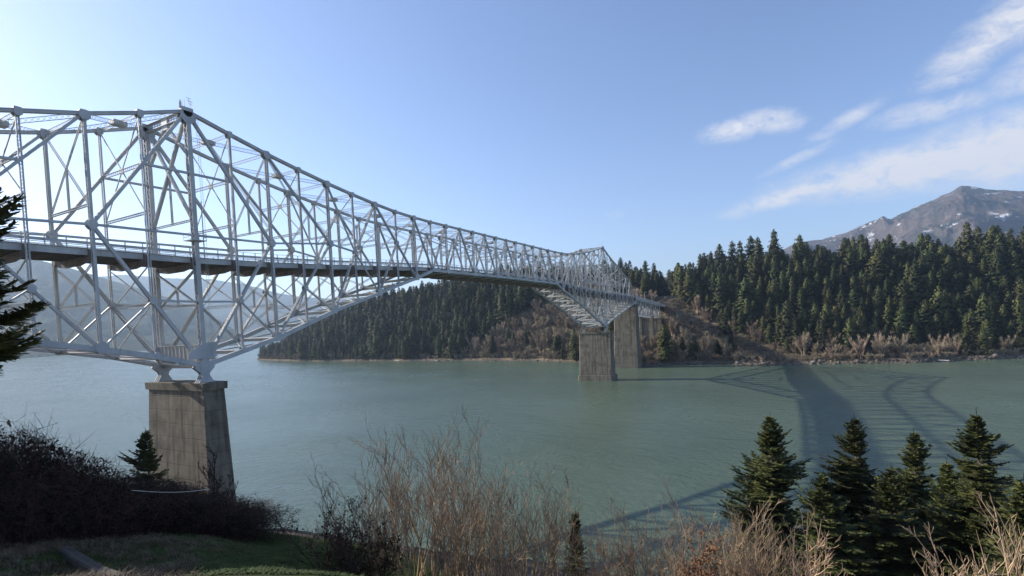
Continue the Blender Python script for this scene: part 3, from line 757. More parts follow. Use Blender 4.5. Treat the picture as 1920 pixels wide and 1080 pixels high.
class Q:
    """quad soup"""
    def __init__(s): s.v = []; s.mi = []
    def quad(s, a, b, c, d, mi=0): s.v += [a, b, c, d]; s.mi.append(mi)
    def strip(s, a, b, w0, w1, nrm, mi=0):
        d = (b - a)
        sd_ = d.cross(nrm)
        if sd_.length < 1e-6: sd_ = d.orthogonal()
        sd_.normalize(); s.quad(a - sd_ * w0, a + sd_ * w0, b + sd_ * w1, b - sd_ * w1, mi)
    def tube(s, pts, r0, r1, n=4, mi=0):
        k = len(pts); rings = []
        for i, p_ in enumerate(pts):
            d = (pts[min(i + 1, k - 1)] - pts[max(i - 1, 0)]).normalized()
            x = d.orthogonal().normalized() if i == 0 else (px_ - d * px_.dot(d)).normalized()
            px_ = x; y = d.cross(x); r = r0 + (r1 - r0) * i / (k - 1)
            rings.append([p_ + x * (r * math.cos(6.2832 * j / n)) + y * (r * math.sin(6.2832 * j / n)) for j in range(n)])
        for i in range(k - 1):
            for j in range(n):
                j2 = (j + 1) % n; s.quad(rings[i][j], rings[i][j2], rings[i + 1][j2], rings[i + 1][j], mi)
    def arr(s): return np.array([tuple(q) for q in s.v], np.float32)
    def mesh(s, name, mats):
        v = s.arr(); f = np.arange(len(v)).reshape(-1, 4); return fast_mesh(name, v, f, mats, s.mi if len(mats) > 1 else None)
def rv(r): return Vector((r.uniform(-1, 1), r.uniform(-1, 1), r.uniform(-1, 1)))

# ---- conifer as seen from several hundred metres, 1 unit = 1 m at 36 m height
def far_conifer(seed, H=36., base=.12, spread=5.2, dens=1.0, gap=.15):
    r = random.Random(seed); q = Q()
    q.tube([Vector((0, 0, -2)), Vector((r.uniform(-.2, .2), r.uniform(-.2, .2), H * .5)), Vector((0, 0, H * .97))], .30, .04, 5, 1)
    z = H * base; lean = r.uniform(-.3, .3)
    while z < H:
        t = (z - H * base) / (H * (1 - base)); rad = spread * min(1.0, (1 - t) ** .55 * 1.2) * r.uniform(.62, 1.2) + .25
        if t < .2: rad *= .65 + 1.7 * t
        n = max(4, int(r.randint(8, 12) * dens))
        for i in range(n):
            if r.random() < gap: continue
            a = 6.2832 * (i + r.random()) / n; L_ = rad * r.uniform(.6, 1.15); d = Vector((math.cos(a), math.sin(a), 0)); sdv = Vector((-d.y, d.x, 0))
            droop = -.30 + .55 * t + r.uniform(-.12, .12)
            for j in range(3):
                f0, f1 = j / 3., (j + 1.15) / 3.
                p0 = Vector((0, 0, z)) + d * (L_ * f0) + Vector((0, 0, droop * L_ * f0 * f0)); p1 = Vector((0, 0, z)) + d * (L_ * f1) + Vector((0, 0, droop * L_ * f1 * f1 - .15))
                wd = L_ * (.24, .20, .12)[j] * r.uniform(.6, 1.2); tw = r.uniform(-.5, .5)
                s1 = (sdv + Vector((0, 0, tw))) * wd; s2 = s1 * (.75, .6, .1)[j]
                q.quad(p0 - s1, p0 + s1, p1 + s2, p1 - s2, 0)
            # hanging sprays
            for e in (.55, .85):
                c = Vector((0, 0, z)) + d * (L_ * e) + Vector((0, 0, droop * L_ * e * e)); hgt = r.uniform(.6, 1.3)
                s1 = sdv * (L_ * .2); q.quad(c - s1, c + s1, c + s1 * .4 - Vector((0, 0, hgt)) + d * .2, c - s1 * .4 - Vector((0, 0, hgt)) + d * .2, 0)
        z += r.uniform(.75, 1.15) * (1.15 - .45 * t)
    q.tube([Vector((0, 0, H * .95)), Vector((lean * .3, 0, H * (1.0 + .02 * r.random())))], .16, .05, 3, 0)
    return q
CONI = [far_conifer(s, 36, b, sp, d, g) for s, b, sp, d, g in ((1, .10, 5.0, 1, .12), (2, .06, 5.8, 1.1, .1), (3, .16, 4.3, .9, .2), (4, .05, 6.4, 1.15, .1), (5, .15, 4.2, .9, .22), (6, .08, 5.2, 1, .15), (7, .2, 3.8, .85, .25))]
CONIM = [q.mesh('fir_tree', [FIR, BARK]) for q in CONI]
# ---- leafless bush / alder
def far_bush(seed, H, spread, n, trunk=False):
    r = random.Random(seed); q = Q(); ns = 9 if trunk else 14
    lobes = []
    for i in range(ns):
        a = 6.283 * (i + r.random()) / ns; rr = spread * r.uniform(.15, .95); hh_ = H * r.uniform(.55, 1.0)
        e = Vector((math.cos(a) * rr, math.sin(a) * rr, hh_ * .92)); m_ = e * .4 + Vector((0, 0, hh_ * .12))
        b0 = Vector((math.cos(a) * rr * .2, math.sin(a) * rr * .2, -.6))
        q.tube([b0, m_, e], .05 + .012 * H if trunk else .05, .02, 3, 0); lobes.append((b0, m_, e))
    for i in range(n):
        b0, m_, e = lobes[r.randrange(ns)]; f = r.uniform(.1, 1.0) if not trunk else r.uniform(.35, 1.0)
        c = b0.lerp(m_, f * 2) if f < .5 else m_.lerp(e, f * 2 - 1)
        d = (e - m_).normalized() * .9 + Vector((0, 0, .5)) + rv(r) * .65; L_ = H * r.uniform(.10, .28) * (1.15 - .5 * f)
        c = c + rv(r) * spread * .07
        q.strip(c, c + d.normalized() * L_, r.uniform(.03, .07) * (H / 6.) ** .4, .012, rv(r), 0)
    return q
BUSH = [far_bush(20 + i, h, s, n, tr) for i, (h, s, n, tr) in enumerate(((5, 3.2, 1100, False), (7, 3.6, 1300, True), (11, 4.2, 1600, True), (3.2, 2.8, 800, False), (14, 4.4, 1800, True), (6, 4.4, 1400, False)))]
BUSHM = [q.mesh('leafless_bush', [TWIGF]) for q in BUSH]

# ---- where they grow on the far bank
rnd = random.Random(99)
trees = []; bushes = []
cell = {}
def clear(x, y, dmin):
    i, j = int(x // 8), int(y // 8)
    for a in range(i - 1, i + 2):
        for b in range(j - 1, j + 2):
            for (px_, py_, dd) in cell.get((a, b), ()):
                if (px_ - x) ** 2 + (py_ - y) ** 2 < ((dmin + dd) * .5) ** 2: return False
    return True
def near_band(x, y, r):
    # the low brush strip that drops from the approach to the shore
    t = max(0.0, min(1.0, ((x - 378) * (300 - 378) + (y - 4) * (-96 - 4)) / (78. ** 2 + 100. ** 2)))
    return (x - 378 + 78 * t) ** 2 + (y - 4 + 100 * t) ** 2 < r * r
def in_brush(x, y, d):
    # open slopes of leafless brush: round the far abutment and on the headland left of the far pier
    if -62 < y < 24 and d < 100 - max(0, -y - 5) * 1.1: return True
    if 24 <= y < 105 and d < 96: return True
    if 105 <= y < 195 and d < 96 - (y - 105) * .88: return True
    if 165 <= y < 235 and d < 7: return True
    if y >= 420 and d < 5: return True
    if y < -62 and d < 23 + 5 * math.sin(y / 14.): return True
    return False
for it in range(44000):
    y = rnd.uniform(-330, 560); d = rnd.uniform(2, 210) if rnd.random() < .8 else rnd.uniform(2, 60)
    x = float(shore_x(y)) + d
    if abs(y - W / 2) < 12 and d < 150: continue
    br = in_brush(x, y, d)
    if br and rnd.random() > (.012 if y > -62 else .004): continue
    H = rnd.uniform(16, 29) if not br else rnd.uniform(10, 20)
    if y > 440: H *= .8
    if not br and d < 25 and y > 165: H *= rnd.uniform(.45, .95)
    dm = H * .245
    if not clear(x, y, dm): continue
    cell.setdefault((int(x // 8), int(y // 8)), []).append((x, y, dm))
    if near_band(x, y, 13 if y < -58 else 9): continue
    H *= rnd.choice((.6, .75, .9, 1.0, 1.0, 1.1, 1.3))
    trees.append((x, y, fg(x, y) - .3, H, rnd.randrange(7) if not br else rnd.choice((1, 3)), rnd.uniform(0, 6.28)))
# a loose line of much taller firs breaking the skyline above the far bridge end
for (yy, dd, H) in ((-20, 128, 34), (-27, 140, 37), (-36, 124, 38), (-45, 138, 42), (-52, 126, 40), (-60, 134, 44), (-66, 120, 41), (-78, 130, 45), (-96, 122, 38), (-150, 110, 37), (-205, 118, 40)):
    x = float(shore_x(yy)) + dd; trees.append((x, yy, fg(x, yy) - .3, H, rnd.choice((2, 4, 6)), rnd.uniform(0, 6)))
# young firs by the water near the far piers
for (yy, dd, H) in ((-12, 9, 19), (-17, 14, 15), (-28, 8, 13), (-33, 15, 16), (-45, 11, 14), (47, 10, 15), (150, 9, 20), (196, 6, 22), (232, 7, 19), (-52, 22, 15)):
    x = float(shore_x(yy)) + dd; trees.append((x, yy, fg(x, yy) - .3, H, 3, rnd.uniform(0, 6)))
cell = {}
for it in range(19000):
    y = rnd.uniform(-320, 545) if it < 14000 else rnd.uniform(-105, 15); d = rnd.uniform(3, 150) if it < 14000 else rnd.uniform(2, 95); x = float(shore_x(y)) + d
    if it >= 14000 and not near_band(x, y, 16): continue
    if abs(y - W / 2) < 6 and d < 100 and rnd.random() < .75: continue
    br = in_brush(x, y, d) or near_band(x, y, 14)
    if not br and (d > 60 or rnd.random() > .22): continue
    k = rnd.choice((0, 0, 1, 2, 3, 4, 5)) if br else rnd.choice((1, 2, 0))
    if d < 9: k = rnd.choice((0, 3, 5))
    if y < -62: k = rnd.choice((0, 1, 1, 5, 2)) if d > 7 else 3
    band = near_band(x, y, 13)
    if band: k = rnd.choice((3, 3, 0))
    dm = (2.9, 3.6, 4.6, 2.3, 5.0, 3.9)[k]
    if band: dm = 1.7
    if not clear(x, y, dm): continue
    cell.setdefault((int(x // 8), int(y // 8)), []).append((x, y, dm))
    bushes.append((x, y, fg(x, y) - .2, rnd.uniform(.9, 1.5) if not band else rnd.uniform(.5, .8), k, rnd.uniform(0, 6.28)))
# which stand largest in the photograph: paint rough outlines nearest first into a small buffer
BW, BH = 640, 360
owner = np.full((BH, BW), -1, np.int32)
items = [('t', i) for i in range(len(trees))] + [('b', i) for i in range(len(bushes))]
def geo(it):
    k, i = it
    if k == 't': x, y, z, H, v, a = trees[i]; return (x, y, z, H, H * .2)
    x, y, z, sc_, v, a = bushes[i]; return (x, y, z, (5, 7, 11, 3.2, 14, 6)[v] * sc_, (3.2, 3.6, 4.2, 2.8, 4.4, 4.4)[v] * sc_)
pr = []
for j, it in enumerate(items):
    x, y, z, H, rad = geo(it); a = project((x, y, z)); b_ = project((x, y, z + H))
    if a is None: continue
    pr.append((a[2], j, a, b_, rad * FPX / a[2], it[0]))
pr.sort()
for (zd, j, a, b_, rp, k) in pr:
    y0, y1 = b_[1] / 3, a[1] / 3
    for yy in range(max(0, int(y0)), min(BH - 1, int(y1)) + 1):
        t = (yy - y0) / max(1e-3, y1 - y0); hw = rp / 3 * (min(1, t * 1.25 + .08) if k == 't' else min(1, .5 + t))
        xc = (b_[0] + (a[0] - b_[0]) * t) / 3; x0, x1 = max(0, int(round(xc - hw))), min(BW, int(round(xc + hw)) + 1)
        if x1 > x0:
            row = owner[yy, x0:x1]; row[row < 0] = j
cnt = np.bincount(owner[owner >= 0], minlength=len(items))
tv = sorted([(-cnt[j], items[j][1]) for j in range(len(items)) if items[j][0] == 't'])
bv = sorted([(-cnt[j], items[j][1]) for j in range(len(items)) if items[j][0] == 'b'])
indT = {i for c, i in tv[:290] if -c > 6}; indB = {i for c, i in bv[:230] if -c > 5}
def where(x, y, z, H):
    a = project((x, y, z + H)); b_ = project((x, y, z))
    return a, b_
def tree_label(x, y, z, H):
    a, b_ = where(x, y, z, H)
    d = x - float(shore_x(y))
    if H < 20 and d < 30: return ('small dark fir standing among leafless brush near the far waterline', 'small firs near the far waterline')
    if y > 24:
        if d < 30: return ('dark fir in the front row of the wooded headland behind the bridge', 'front firs on the headland behind the bridge')
        if d < 80: return ('dark fir on the middle slope of the wooded headland behind the bridge', 'middle firs on the headland behind the bridge')
        return ('dark fir along the upper edge of the wooded headland behind the bridge', 'upper firs on the headland behind the bridge')
    if y > -70:
        return ('tall dark fir above the brown brush right of the far bridge end', 'firs above the brush right of the far bridge end')
    if d < 45: return ('tall dark fir fronting the far wood, right behind the brown shore brush', 'front firs of the far wood on the right')
    if d < 95: return ('tall dark fir in the middle of the far wood on the right', 'middle firs of the far wood on the right')
    return ('tall dark fir on the skyline of the far wood below the mountain', 'skyline firs of the far wood on the right')
for i in sorted(indT):
    x, y, z, H, v, a = trees[i]; l, g = tree_label(x, y, z, H); s_ = H / 36.; wS = 1.6 * s_ * (1.0 + .35 * ((i * 37 % 10) / 10. - .5)) * (1.12 if H < 20 else 1)
    tag(link('fir_tree', CONIM[v], None, (x, y, z), (0, 0, a), (wS, wS, s_)), l, 'tree', g)
def merge(name, lst, Qs, mats, scl, wide=1.0):
    vs, mi = [], []
    arrs = [q.arr() for q in Qs]; mis = [np.array(q.mi) for q in Qs]
    for (x, y, z, h, v, a) in lst:
        s_ = scl(h); wd = s_ * wide; c, s2 = math.cos(a) * wd, math.sin(a) * wd; A = arrs[v]
        vs.append(np.stack([A[:, 0] * c - A[:, 1] * s2 + x, A[:, 0] * s2 + A[:, 1] * c + y, A[:, 2] * s_ + z], -1)); mi.append(mis[v])
    v = np.concatenate(vs); f = np.arange(len(v)).reshape(-1, 4)
    o = link(name, fast_mesh(name, v, f, mats, np.concatenate(mi) if len(mats) > 1 else None)); o['kind'] = 'stuff'; return o
vis_t = [trees[i] for c, i in tv if i not in indT]
CONL = [far_conifer(70 + i, 36, b, sp, .8, .2) for i, (b, sp) in enumerate(((.15, 5.2), (.1, 5.8), (.2, 4.6), (.1, 6.0), (.2, 4.4), (.12, 5.2), (.2, 4.2)))]
merge('fir_forest', vis_t, CONL, [FIR, BARK], lambda h: h / 36., 1.55)
for i in sorted(indB):
    x, y, z, sc_, v, a = bushes[i]
    if y < -62: l, g = 'greyish brown leafless bush on the strip between shore and far wood', 'leafless bushes on the right shore strip'
    elif y < 24: l, g = 'brown leafless bush on the slope around the far bridge end', 'leafless bushes around the far bridge end'
    else: l, g = 'brown leafless bush on the headland left of the far piers', 'leafless bushes on the headland'
    tag(link('leafless_bush', BUSHM[v], None, (x, y, z), (0, 0, a), (sc_,) * 3), l, 'bush', g)
merge('leafless_brush', [bushes[i] for c, i in bv if i not in indB], BUSH, [TWIGF], lambda h: h)

# ---- rocks and driftwood along the far waterline
def rock(seed, n=1.0):
    r = random.Random(seed); mb = MB(); import bmesh
    bm = bmesh.new(); bmesh.ops.create_icosphere(bm, subdivisions=2, radius=1.0)
    for v in bm.verts:
        v.co *= 1 + .35 * float(fbm(v.co.x * 1.3 + seed, v.co.y * 1.3 + v.co.z, 2, seed)); v.co.z *= .62
    vs = [tuple(v.co) for v in bm.verts]; fs = [tuple(v.index for v in f.verts) for f in bm.faces]; bm.free(); return np.array(vs), np.array(fs)
RK = [rock(s) for s in range(5)]
vs, fs = [], []; nb = 0; r = random.Random(5); big = []
for i in range(1500):
    y = r.uniform(-330, 560); dens = 1.0 if y < 0 else .35
    if r.random() > dens: continue
    dd = r.uniform(-.6, 3.2); x = float(shore_x(y)) + dd; s_ = abs(r.gauss(.38, .25)) + .15
    if s_ > 1.02: big.append((x, y, s_)); continue
    V, F = RK[i % 5]; a = r.uniform(0, 6.28); c, s2 = math.cos(a) * s_, math.sin(a) * s_
    vs.append(np.stack([V[:, 0] * c - V[:, 1] * s2 + x, V[:, 0] * s2 + V[:, 1] * c + y, V[:, 2] * s_ + max(-.1, fg(x, y))], -1)); fs.append(F + nb); nb += len(V)
tag(link('shore_rocks', fast_mesh('shore_rocks', np.concatenate(vs), np.concatenate(fs), [ROCKM])), kind='stuff')
RKM = [fast_mesh('boulder', V, F, [ROCKM]) for V, F in RK]
for i in range(34):
    big.append((0, r.choice((r.uniform(-200, -20), r.uniform(-26, 4))), r.uniform(.9, 1.7)))
for i, (x, y, s_) in enumerate(big):
    if x == 0: x = float(shore_x(y)) + r.uniform(.2, 3)
    tag(link('boulder', RKM[i % 5], None, (x, y, max(0.1, fg(x, y))), (0, 0, r.uniform(0, 6)), (s_ * 1.2, s_, s_)), 'grey brown boulder at the edge of the far shore', 'boulder', 'boulders along the far waterline')
for (y, ln, a, lab, mt) in ((-48, 11, 1.45, 'long orange brown driftwood log lying on the rocky shore below the shadow of the bridge', BARK), (262, 9, 1.2, 'pale driftwood log at the water edge of the headland, leftmost of three', DRIFT), (236, 8, 1.9, 'pale driftwood log at the water edge of the headland, middle of three', DRIFT), (214, 10, 1.5, 'pale driftwood log at the water edge of the headland, nearest the far pier', DRIFT), (-160, 8, 1.4, 'pale driftwood log on the right hand shore below the far wood', DRIFT)):
    x = float(shore_x(y)) + .6; z = max(.15, fg(x, y)) + .2; mb = MB()
    mb.tube([(-math.cos(a) * ln / 2, -math.sin(a) * ln / 2, -.1), (0, 0, .1), (math.cos(a) * ln / 2, math.sin(a) * ln / 2, .25)], [.42, .36, .22], 7, cap=True)
    mb.tube([(0, 0, .1), (.3, .5, 1.1)], [.12, .04], 5)
    tag(link('driftwood_log', mb.mesh('driftwood_log', mt), None, (x, y, z)), lab, 'driftwood')
# railway bench cut along the headland, a pale level strip
yb = np.linspace(195, 330, 60); xb = shore_x(yb) + 9
rows = np.stack([np.stack([xb - 2.6, yb, np.full_like(yb, 3.2)], -1), np.stack([xb - 1.6, yb, np.full_like(yb, 4.6)], -1), np.stack([xb + 2.0, yb, np.full_like(yb, 4.65)], -1), np.stack([xb + 3.2, yb, np.full_like(yb, 3.0)], -1)], 0)
tag(link('railway_bench', grid_mesh('railway_bench', rows[..., 0], rows[..., 1], rows[..., 2], mat_simple('ballast', (.25, .21, .18), (.36, .31, .27), .7, .95))), kind='structure')

# ================================================================== FOREGROUND
def spot(px, dist):
    """bearing of a picture column, turned into a place on the near bank"""
    a = R(28.43) - math.atan((px - 960) / 959.34); x, y = CAM.x + dist * math.cos(a), CAM.y + dist * math.sin(a); return x, y, ng(x, y)
def tall(px, dist, ytop):
    x, y, z = spot(px, dist); d = Vector((x, y, 0)) - Vector((CAM.x, CAM.y, 0)); dep = d.dot(Vector((fwd.x, fwd.y, 0)).normalized())
    yh = 650.5 - .0493 * px; return x, y, z, (CAM.z - (ytop - yh) / FPX * dep) - z
# ---- near fir: trunk, whorled branches, needle sprays
def near_fir(name, H, label, loc, seed, slope=.5, rmax=2.6, grow=.10, dens=1.0, zmin=.04, fine=1.0, group=None, rng=None, wscale=1.0):
    r = random.Random(seed); q = Q(); tr = Q(); o = link(name, None, loc=loc); tag(o, label, 'tree', group)
    bend = Vector((r.uniform(-.02, .02), r.uniform(-.02, .02), 0)); ax = lambda z: Vector((bend.x * z * z / H, bend.y * z * z / H, z))
    tr.tube([ax(H * t) - Vector((0, 0, .3 if t == 0 else 0)) for t in (0, .25, .5, .75, 1)], H * .0125 + .03, .012, 7, 0)
    z = H * zmin; ph = r.uniform(0, 6.28)
    while z < H - .1:
        dzt = H - z; Lr = min(slope * dzt + .08, rmax + grow * dzt) * r.uniform(.8, 1.12)
        for i in range(max(4, int(r.randint(8, 11) * dens))):
            a = r.uniform(0, 6.283); L_ = Lr * r.uniform(.5, 1.15) * (1 + .22 * math.sin(a + ph + z * .8) + .12 * math.sin(z * 2.1 + ph))
            if rng and not rng(a, z): continue
            d = Vector((math.cos(a), math.sin(a), 0)); droop = r.uniform(-.30, -.05) if dzt > 2.5 else r.uniform(.1, .5)
            b0 = ax(z); tip = r.uniform(.25, .5)
            def at_(f): return b0 + d * (L_ * f) + Vector((0, 0, L_ * (droop * f + tip * f * f * .9)))
            tr.tube([at_(0), at_(.4), at_(.75), at_(1)], .011 * (L_ + .5), .004, 3, 0)
            nt_ = max(4, int(L_ * 11 * fine))
            for j in range(nt_):
                f = .12 + .88 * (j + r.random()) / nt_; c = at_(f); t_ = (at_(min(1, f + .05)) - at_(f - .05)).normalized(); sd_ = t_.cross(Vector((0, 0, 1))).normalized()
                for e in (-1, 1):
                    tl = (.36 * L_ * (1 - f) + .15) * r.uniform(.55, 1.25); tl = min(tl, .62)
                    dirv = (t_ * r.uniform(.45, 1.0) + sd_ * e + Vector((0, 0, r.uniform(-.25, .2)))).normalized()
                    wn = .058 * wscale * r.uniform(.75, 1.25)
                    e1 = c + dirv * tl; up_ = Vector((0, 0, 1)) + rv(r) * .5
                    m_ = c + dirv * tl * .5 - Vector((0, 0, .03 * tl))
                    q.strip(c, m_, wn * .8, wn, up_); q.strip(m_, e1, wn, wn * .25, up_)
                    if r.random() < .5: q.strip(c, e1, wn * .7, wn * .2, dirv.cross(up_))
                    if tl > .30:
                        for g_ in (.35, .65):
                            for e2 in (-1, 1):
                                c2 = c + dirv * tl * g_; d2 = (dirv * .8 + sd_.cross(dirv).cross(dirv) * 0 + (dirv.cross(up_)).normalized() * e2 * .7).normalized()
                                q.strip(c2, c2 + d2 * tl * .38, wn * .8, wn * .25, up_)
            q.strip(at_(.9), at_(1.0) + (at_(1) - at_(.8)) * .35, .045, .012, Vector((0, 0, 1)) + rv(r) * .5)
        z += r.uniform(.16, .30) * (1 if dzt > 2 else .7)
    q.strip(ax(H - .5), ax(H) + Vector((0, 0, .35)), .035, .008, Vector((1, .2, 0))); q.strip(ax(H - .5), ax(H) + Vector((0, 0, .35)), .035, .008, Vector((.2, 1, 0)))
    link('trunk', tr.mesh('trunk', [BARK]), o); link('crown', q.mesh('crown', [FIRN]), o); return o
FIRS = [(1436, 36, 783, .50, 2.0, .08, 'broad olive green fir, leftmost of the row at the lower right'), (1604, 38, 786, .45, 2.0, .10, 'slender fir with the sunlit narrow top, second from left in the lower right row'),
        (1712, 41, 815, .43, 2.0, .10, 'shaded fir between the two tallest tops of the lower right row'), (1838, 35, 776, .43, 2.0, .10, 'tall dense fir at the right of the lower right row, highest top'),
        (1535, 33, 890, .52, 2.1, .08, 'low dark fir filling the gap right of the leftmost broad fir'), (1665, 34, 880, .5, 2.1, .08, 'low dark fir in front of the second and third firs of the row'),
        (1770, 37, 872, .5, 2.1, .08, 'low dark fir between the third and the tallest fir of the row'), (1912, 30, 905, .5, 1.8, .08, 'low fir cut off by the right edge of the picture')]
for i, (px, d, yt, sl, rm, gr, lab) in enumerate(FIRS):
    x, y, z, H = tall(px, d, yt); near_fir('fir_tree', H, lab, (x, y, z), 300 + i, sl, rm, gr)
x, y, z, H = tall(262, 40, 812); near_fir('fir_tree', H, 'small lone fir in front of the left edge of the near concrete pier', (x, y, z), 320, .42, 1.5, .08)
x, y, z, H = tall(1062, 27, 965); near_fir('fir_tree', H, 'thin olive sapling conifer among the tan bare shrubs at the lower centre', (x, y, z), 321, .25, .5, .02, .8)
# fir just outside the left edge, its branches reaching into the view
x, y, z, H = tall(-92, 13.6, 225)
near_fir('fir_tree', H, 'fir at the left edge reaching dark drooping branches into the view', (x, y, z), 322, .36, 2.1, .05, .8, (33.6 - z) / H, 1.9, wscale=.6)
# unseen firs added up the bank beyond the left edge to shade the brambles
for i, (x, y, H) in enumerate(((-42.6, -46, 17), (-46.5, -42, 19), (-55, -42, 20), (-60, -47, 17), (-42.0, -36, 18), (-47, -52, 13), (-41.5, -27, 21))):
    o = link('fir_tree', CONIM[(1, 3, 0, 1, 3)[i % 5]], None, (x, y, ng(x, y) - .3), (0, 0, i), (H / 36 * 1.3, H / 36 * 1.3, H / 36.))
    tag(o, 'unseen fir added outside the left edge to shade the brambles', 'tree', 'firs added outside the left edge for shade')

# ---- bare shrubs
def shrub(seed, H, spread, stems, lv=2, twig=.012, leaves=None, nleaf=0, upright=.75, kids=6):
    r = random.Random(seed); st = Q(); lf = Q()
    def grow(p0, d, L_, r0, level):
        n = 4 if level < 2 else 3; pts = [p0]; dd = d.copy()
        for i in range(n):
            dd = (dd + rv(r) * (.14 if level == 0 else .2) + Vector((0, 0, .10 if level else .03))).normalized(); pts.append(pts[-1] + dd * (L_ / n))
        st.tube(pts, r0, max(.0035, r0 * .3), 5 if level == 0 else 3, 0)
        if level < lv:
            for i in range(kids if level == 0 else max(3, kids - 2)):
                f = r.uniform(.25 if level == 0 else .15, .98); j = min(n - 1, int(f * n)); c = pts[j].lerp(pts[j + 1], f * n - j)
                a = r.uniform(0, 6.283); base = (pts[j + 1] - pts[j]).normalized(); o_ = base.orthogonal().normalized(); o_ = Matrix.Rotation(a, 3, base) @ o_
                grow(c, (base * upright + o_ * .6).normalized(), L_ * r.uniform(.22, .45) * (1.1 - .5 * f), max(.004, r0 * (.5 if level == 0 else .6)), level + 1)
        elif leaves:
            for _ in range(nleaf):
                c = pts[r.randrange(1, n + 1)] + rv(r) * .05; d1 = rv(r).normalized() * r.uniform(.03, .07); lf.strip(c, c + d1, .012, .03, rv(r))
    for i in range(stems):
        a = r.uniform(0, 6.283); rr = spread * .25 * r.random() ** .5; b0 = Vector((math.cos(a) * rr, math.sin(a) * rr, -.15)); k = r.uniform(.05, 1.0) * spread / H
        grow(b0, Vector((math.cos(a) * k, math.sin(a) * k, 1)).normalized(), H * r.uniform(.6, 1.0), twig * r.uniform(.8, 1.5) * (H / 3.) ** .5, 0)
    return st, lf
SHR = {}
def put_shrub(px, d, ytop, spread, kind, label, group=None, hmin=.6):
    x, y, z, H = tall(px, d, ytop); H = max(hmin, H)
    st, lf = KINDS[kind](H, spread, int(px * 7 + d))
    o = link('bare_shrub', None, loc=(x, y, z)); tag(o, label, 'shrub', group)
    link('stems', st.mesh('stems', [TWIGD if kind in ('dark', 'sap') else TWIGN]), o)
    if lf.v: link('leaves', lf.mesh('leaves', [LEAFO if kind == 'orange' else LEAFD]), o)
KINDS = {
    'tall': lambda H, s, sd_: shrub(sd_, H, s, 11, 2, .015, None, 0, .9, 7),
    'tan': lambda H, s, sd_: shrub(sd_, H, s, 13, 2, .014, None, 0, .8, 8),
    'pale': lambda H, s, sd_: shrub(sd_, H, s, 8, 2, .021, None, 0, .75, 8),
    'dark': lambda H, s, sd_: shrub(sd_, H, s, 20, 2, .013, True, 1, .65, 7),
    'orange': lambda H, s, sd_: shrub(sd_, H, s, 10, 2, .012, True, 5, .6, 6),
    'sap': lambda H, s, sd_: shrub(sd_, H, s, 3, 2, .03, True, 1, .8, 9),
}
gT = 'tall bare shrubs at the lower centre'; gN = 'tan bare shrubs along the lower edge'
for (px, d, yt, s) in ((668, 20, 850, 1.8), (705, 23, 835, 2.0), (742, 21, 800, 2.2), (785, 22, 782, 2.2), (822, 21, 800, 2.0), (852, 24, 820, 1.8), (690, 19, 900, 2.0)):
    put_shrub(px, d, yt, s, 'tall', 'tall dark stemmed bare shrub in the clump rising over the water at the lower centre', gT)
for (px, d, yt, s) in ((880, 22, 850, 2.0), (918, 20, 868, 2.2), (955, 23, 872, 2.0), (990, 21, 905, 1.8), (1025, 22, 930, 1.6), (840, 18, 900, 2.0), (900, 17, 940, 1.8), (770, 17, 900, 2.0), (965, 17, 960, 1.6)):
    put_shrub(px, d, yt, s, 'tan', 'tan thicket shrub beside the tall bare clump at the lower centre', 'tan thicket right of the tall bare clump')
for (px, d, yt, s) in ((1105, 23, 985, 1.5), (1150, 24, 952, 1.4), (1178, 22, 948, 1.3), (1205, 21, 985, 1.3), (1085, 19, 1015, 1.4), (1130, 18, 1020, 1.4)):
    put_shrub(px, d, yt, s, 'tan', 'pale bare shrub at the lower edge between the tall clump and the firs', gN)
for (px, d, yt, s) in ((1255, 22, 945, 1.5), (1290, 20, 955, 1.5), (1335, 19, 930, 1.5), (1375, 18, 925, 1.6), (1420, 17, 955, 1.5), (1465, 16, 975, 1.5), (1505, 15, 950, 1.3), (1350, 15, 1000, 1.5), (1435, 14, 1015, 1.4), (1240, 17, 1010, 1.3)):
    put_shrub(px, d, yt, s, 'pale' if px % 2 else 'tan', 'sunlit tan bare shrub in front of the leftmost broad fir', 'sunlit bare shrubs before the firs')
for (px, d, yt, s) in ((1835, 12, 985, 1.4), (1890, 11, 955, 1.4), (1925, 12, 970, 1.3), (1790, 13, 1020, 1.2)):
    put_shrub(px, d, yt, s, 'pale', 'pale bare branched shrub at the lower right corner', 'bare shrubs at the lower right corner')
put_shrub(1300, 14.5, 1005, 1.0, 'orange', 'bush with withered orange brown leaves among bare shrubs at the lower edge')
put_shrub(372, 30, 822, 1.5, 'sap', 'thin dark leafless sapling standing before the near pier')
put_shrub(400, 27, 865, 1.3, 'sap', 'short dark leafless sapling beside the pier corner')
put_shrub(452, 30, 925, 1.0, 'tan', 'tan bare shrub at the right foot of the near pier')
put_shrub(550, 24, 985, .9, 'tall', 'wispy upright broom plant by the water right of the near pier')
for (px, d, yt, s) in ((612, 17, 945, 1.4), (640, 15.5, 965, 1.4), (675, 15, 1000, 1.4)):
    put_shrub(px, d, yt, s, 'dark', 'dark reddish tangled bush below the tall bare clump', 'dark bushes below the tall clump')
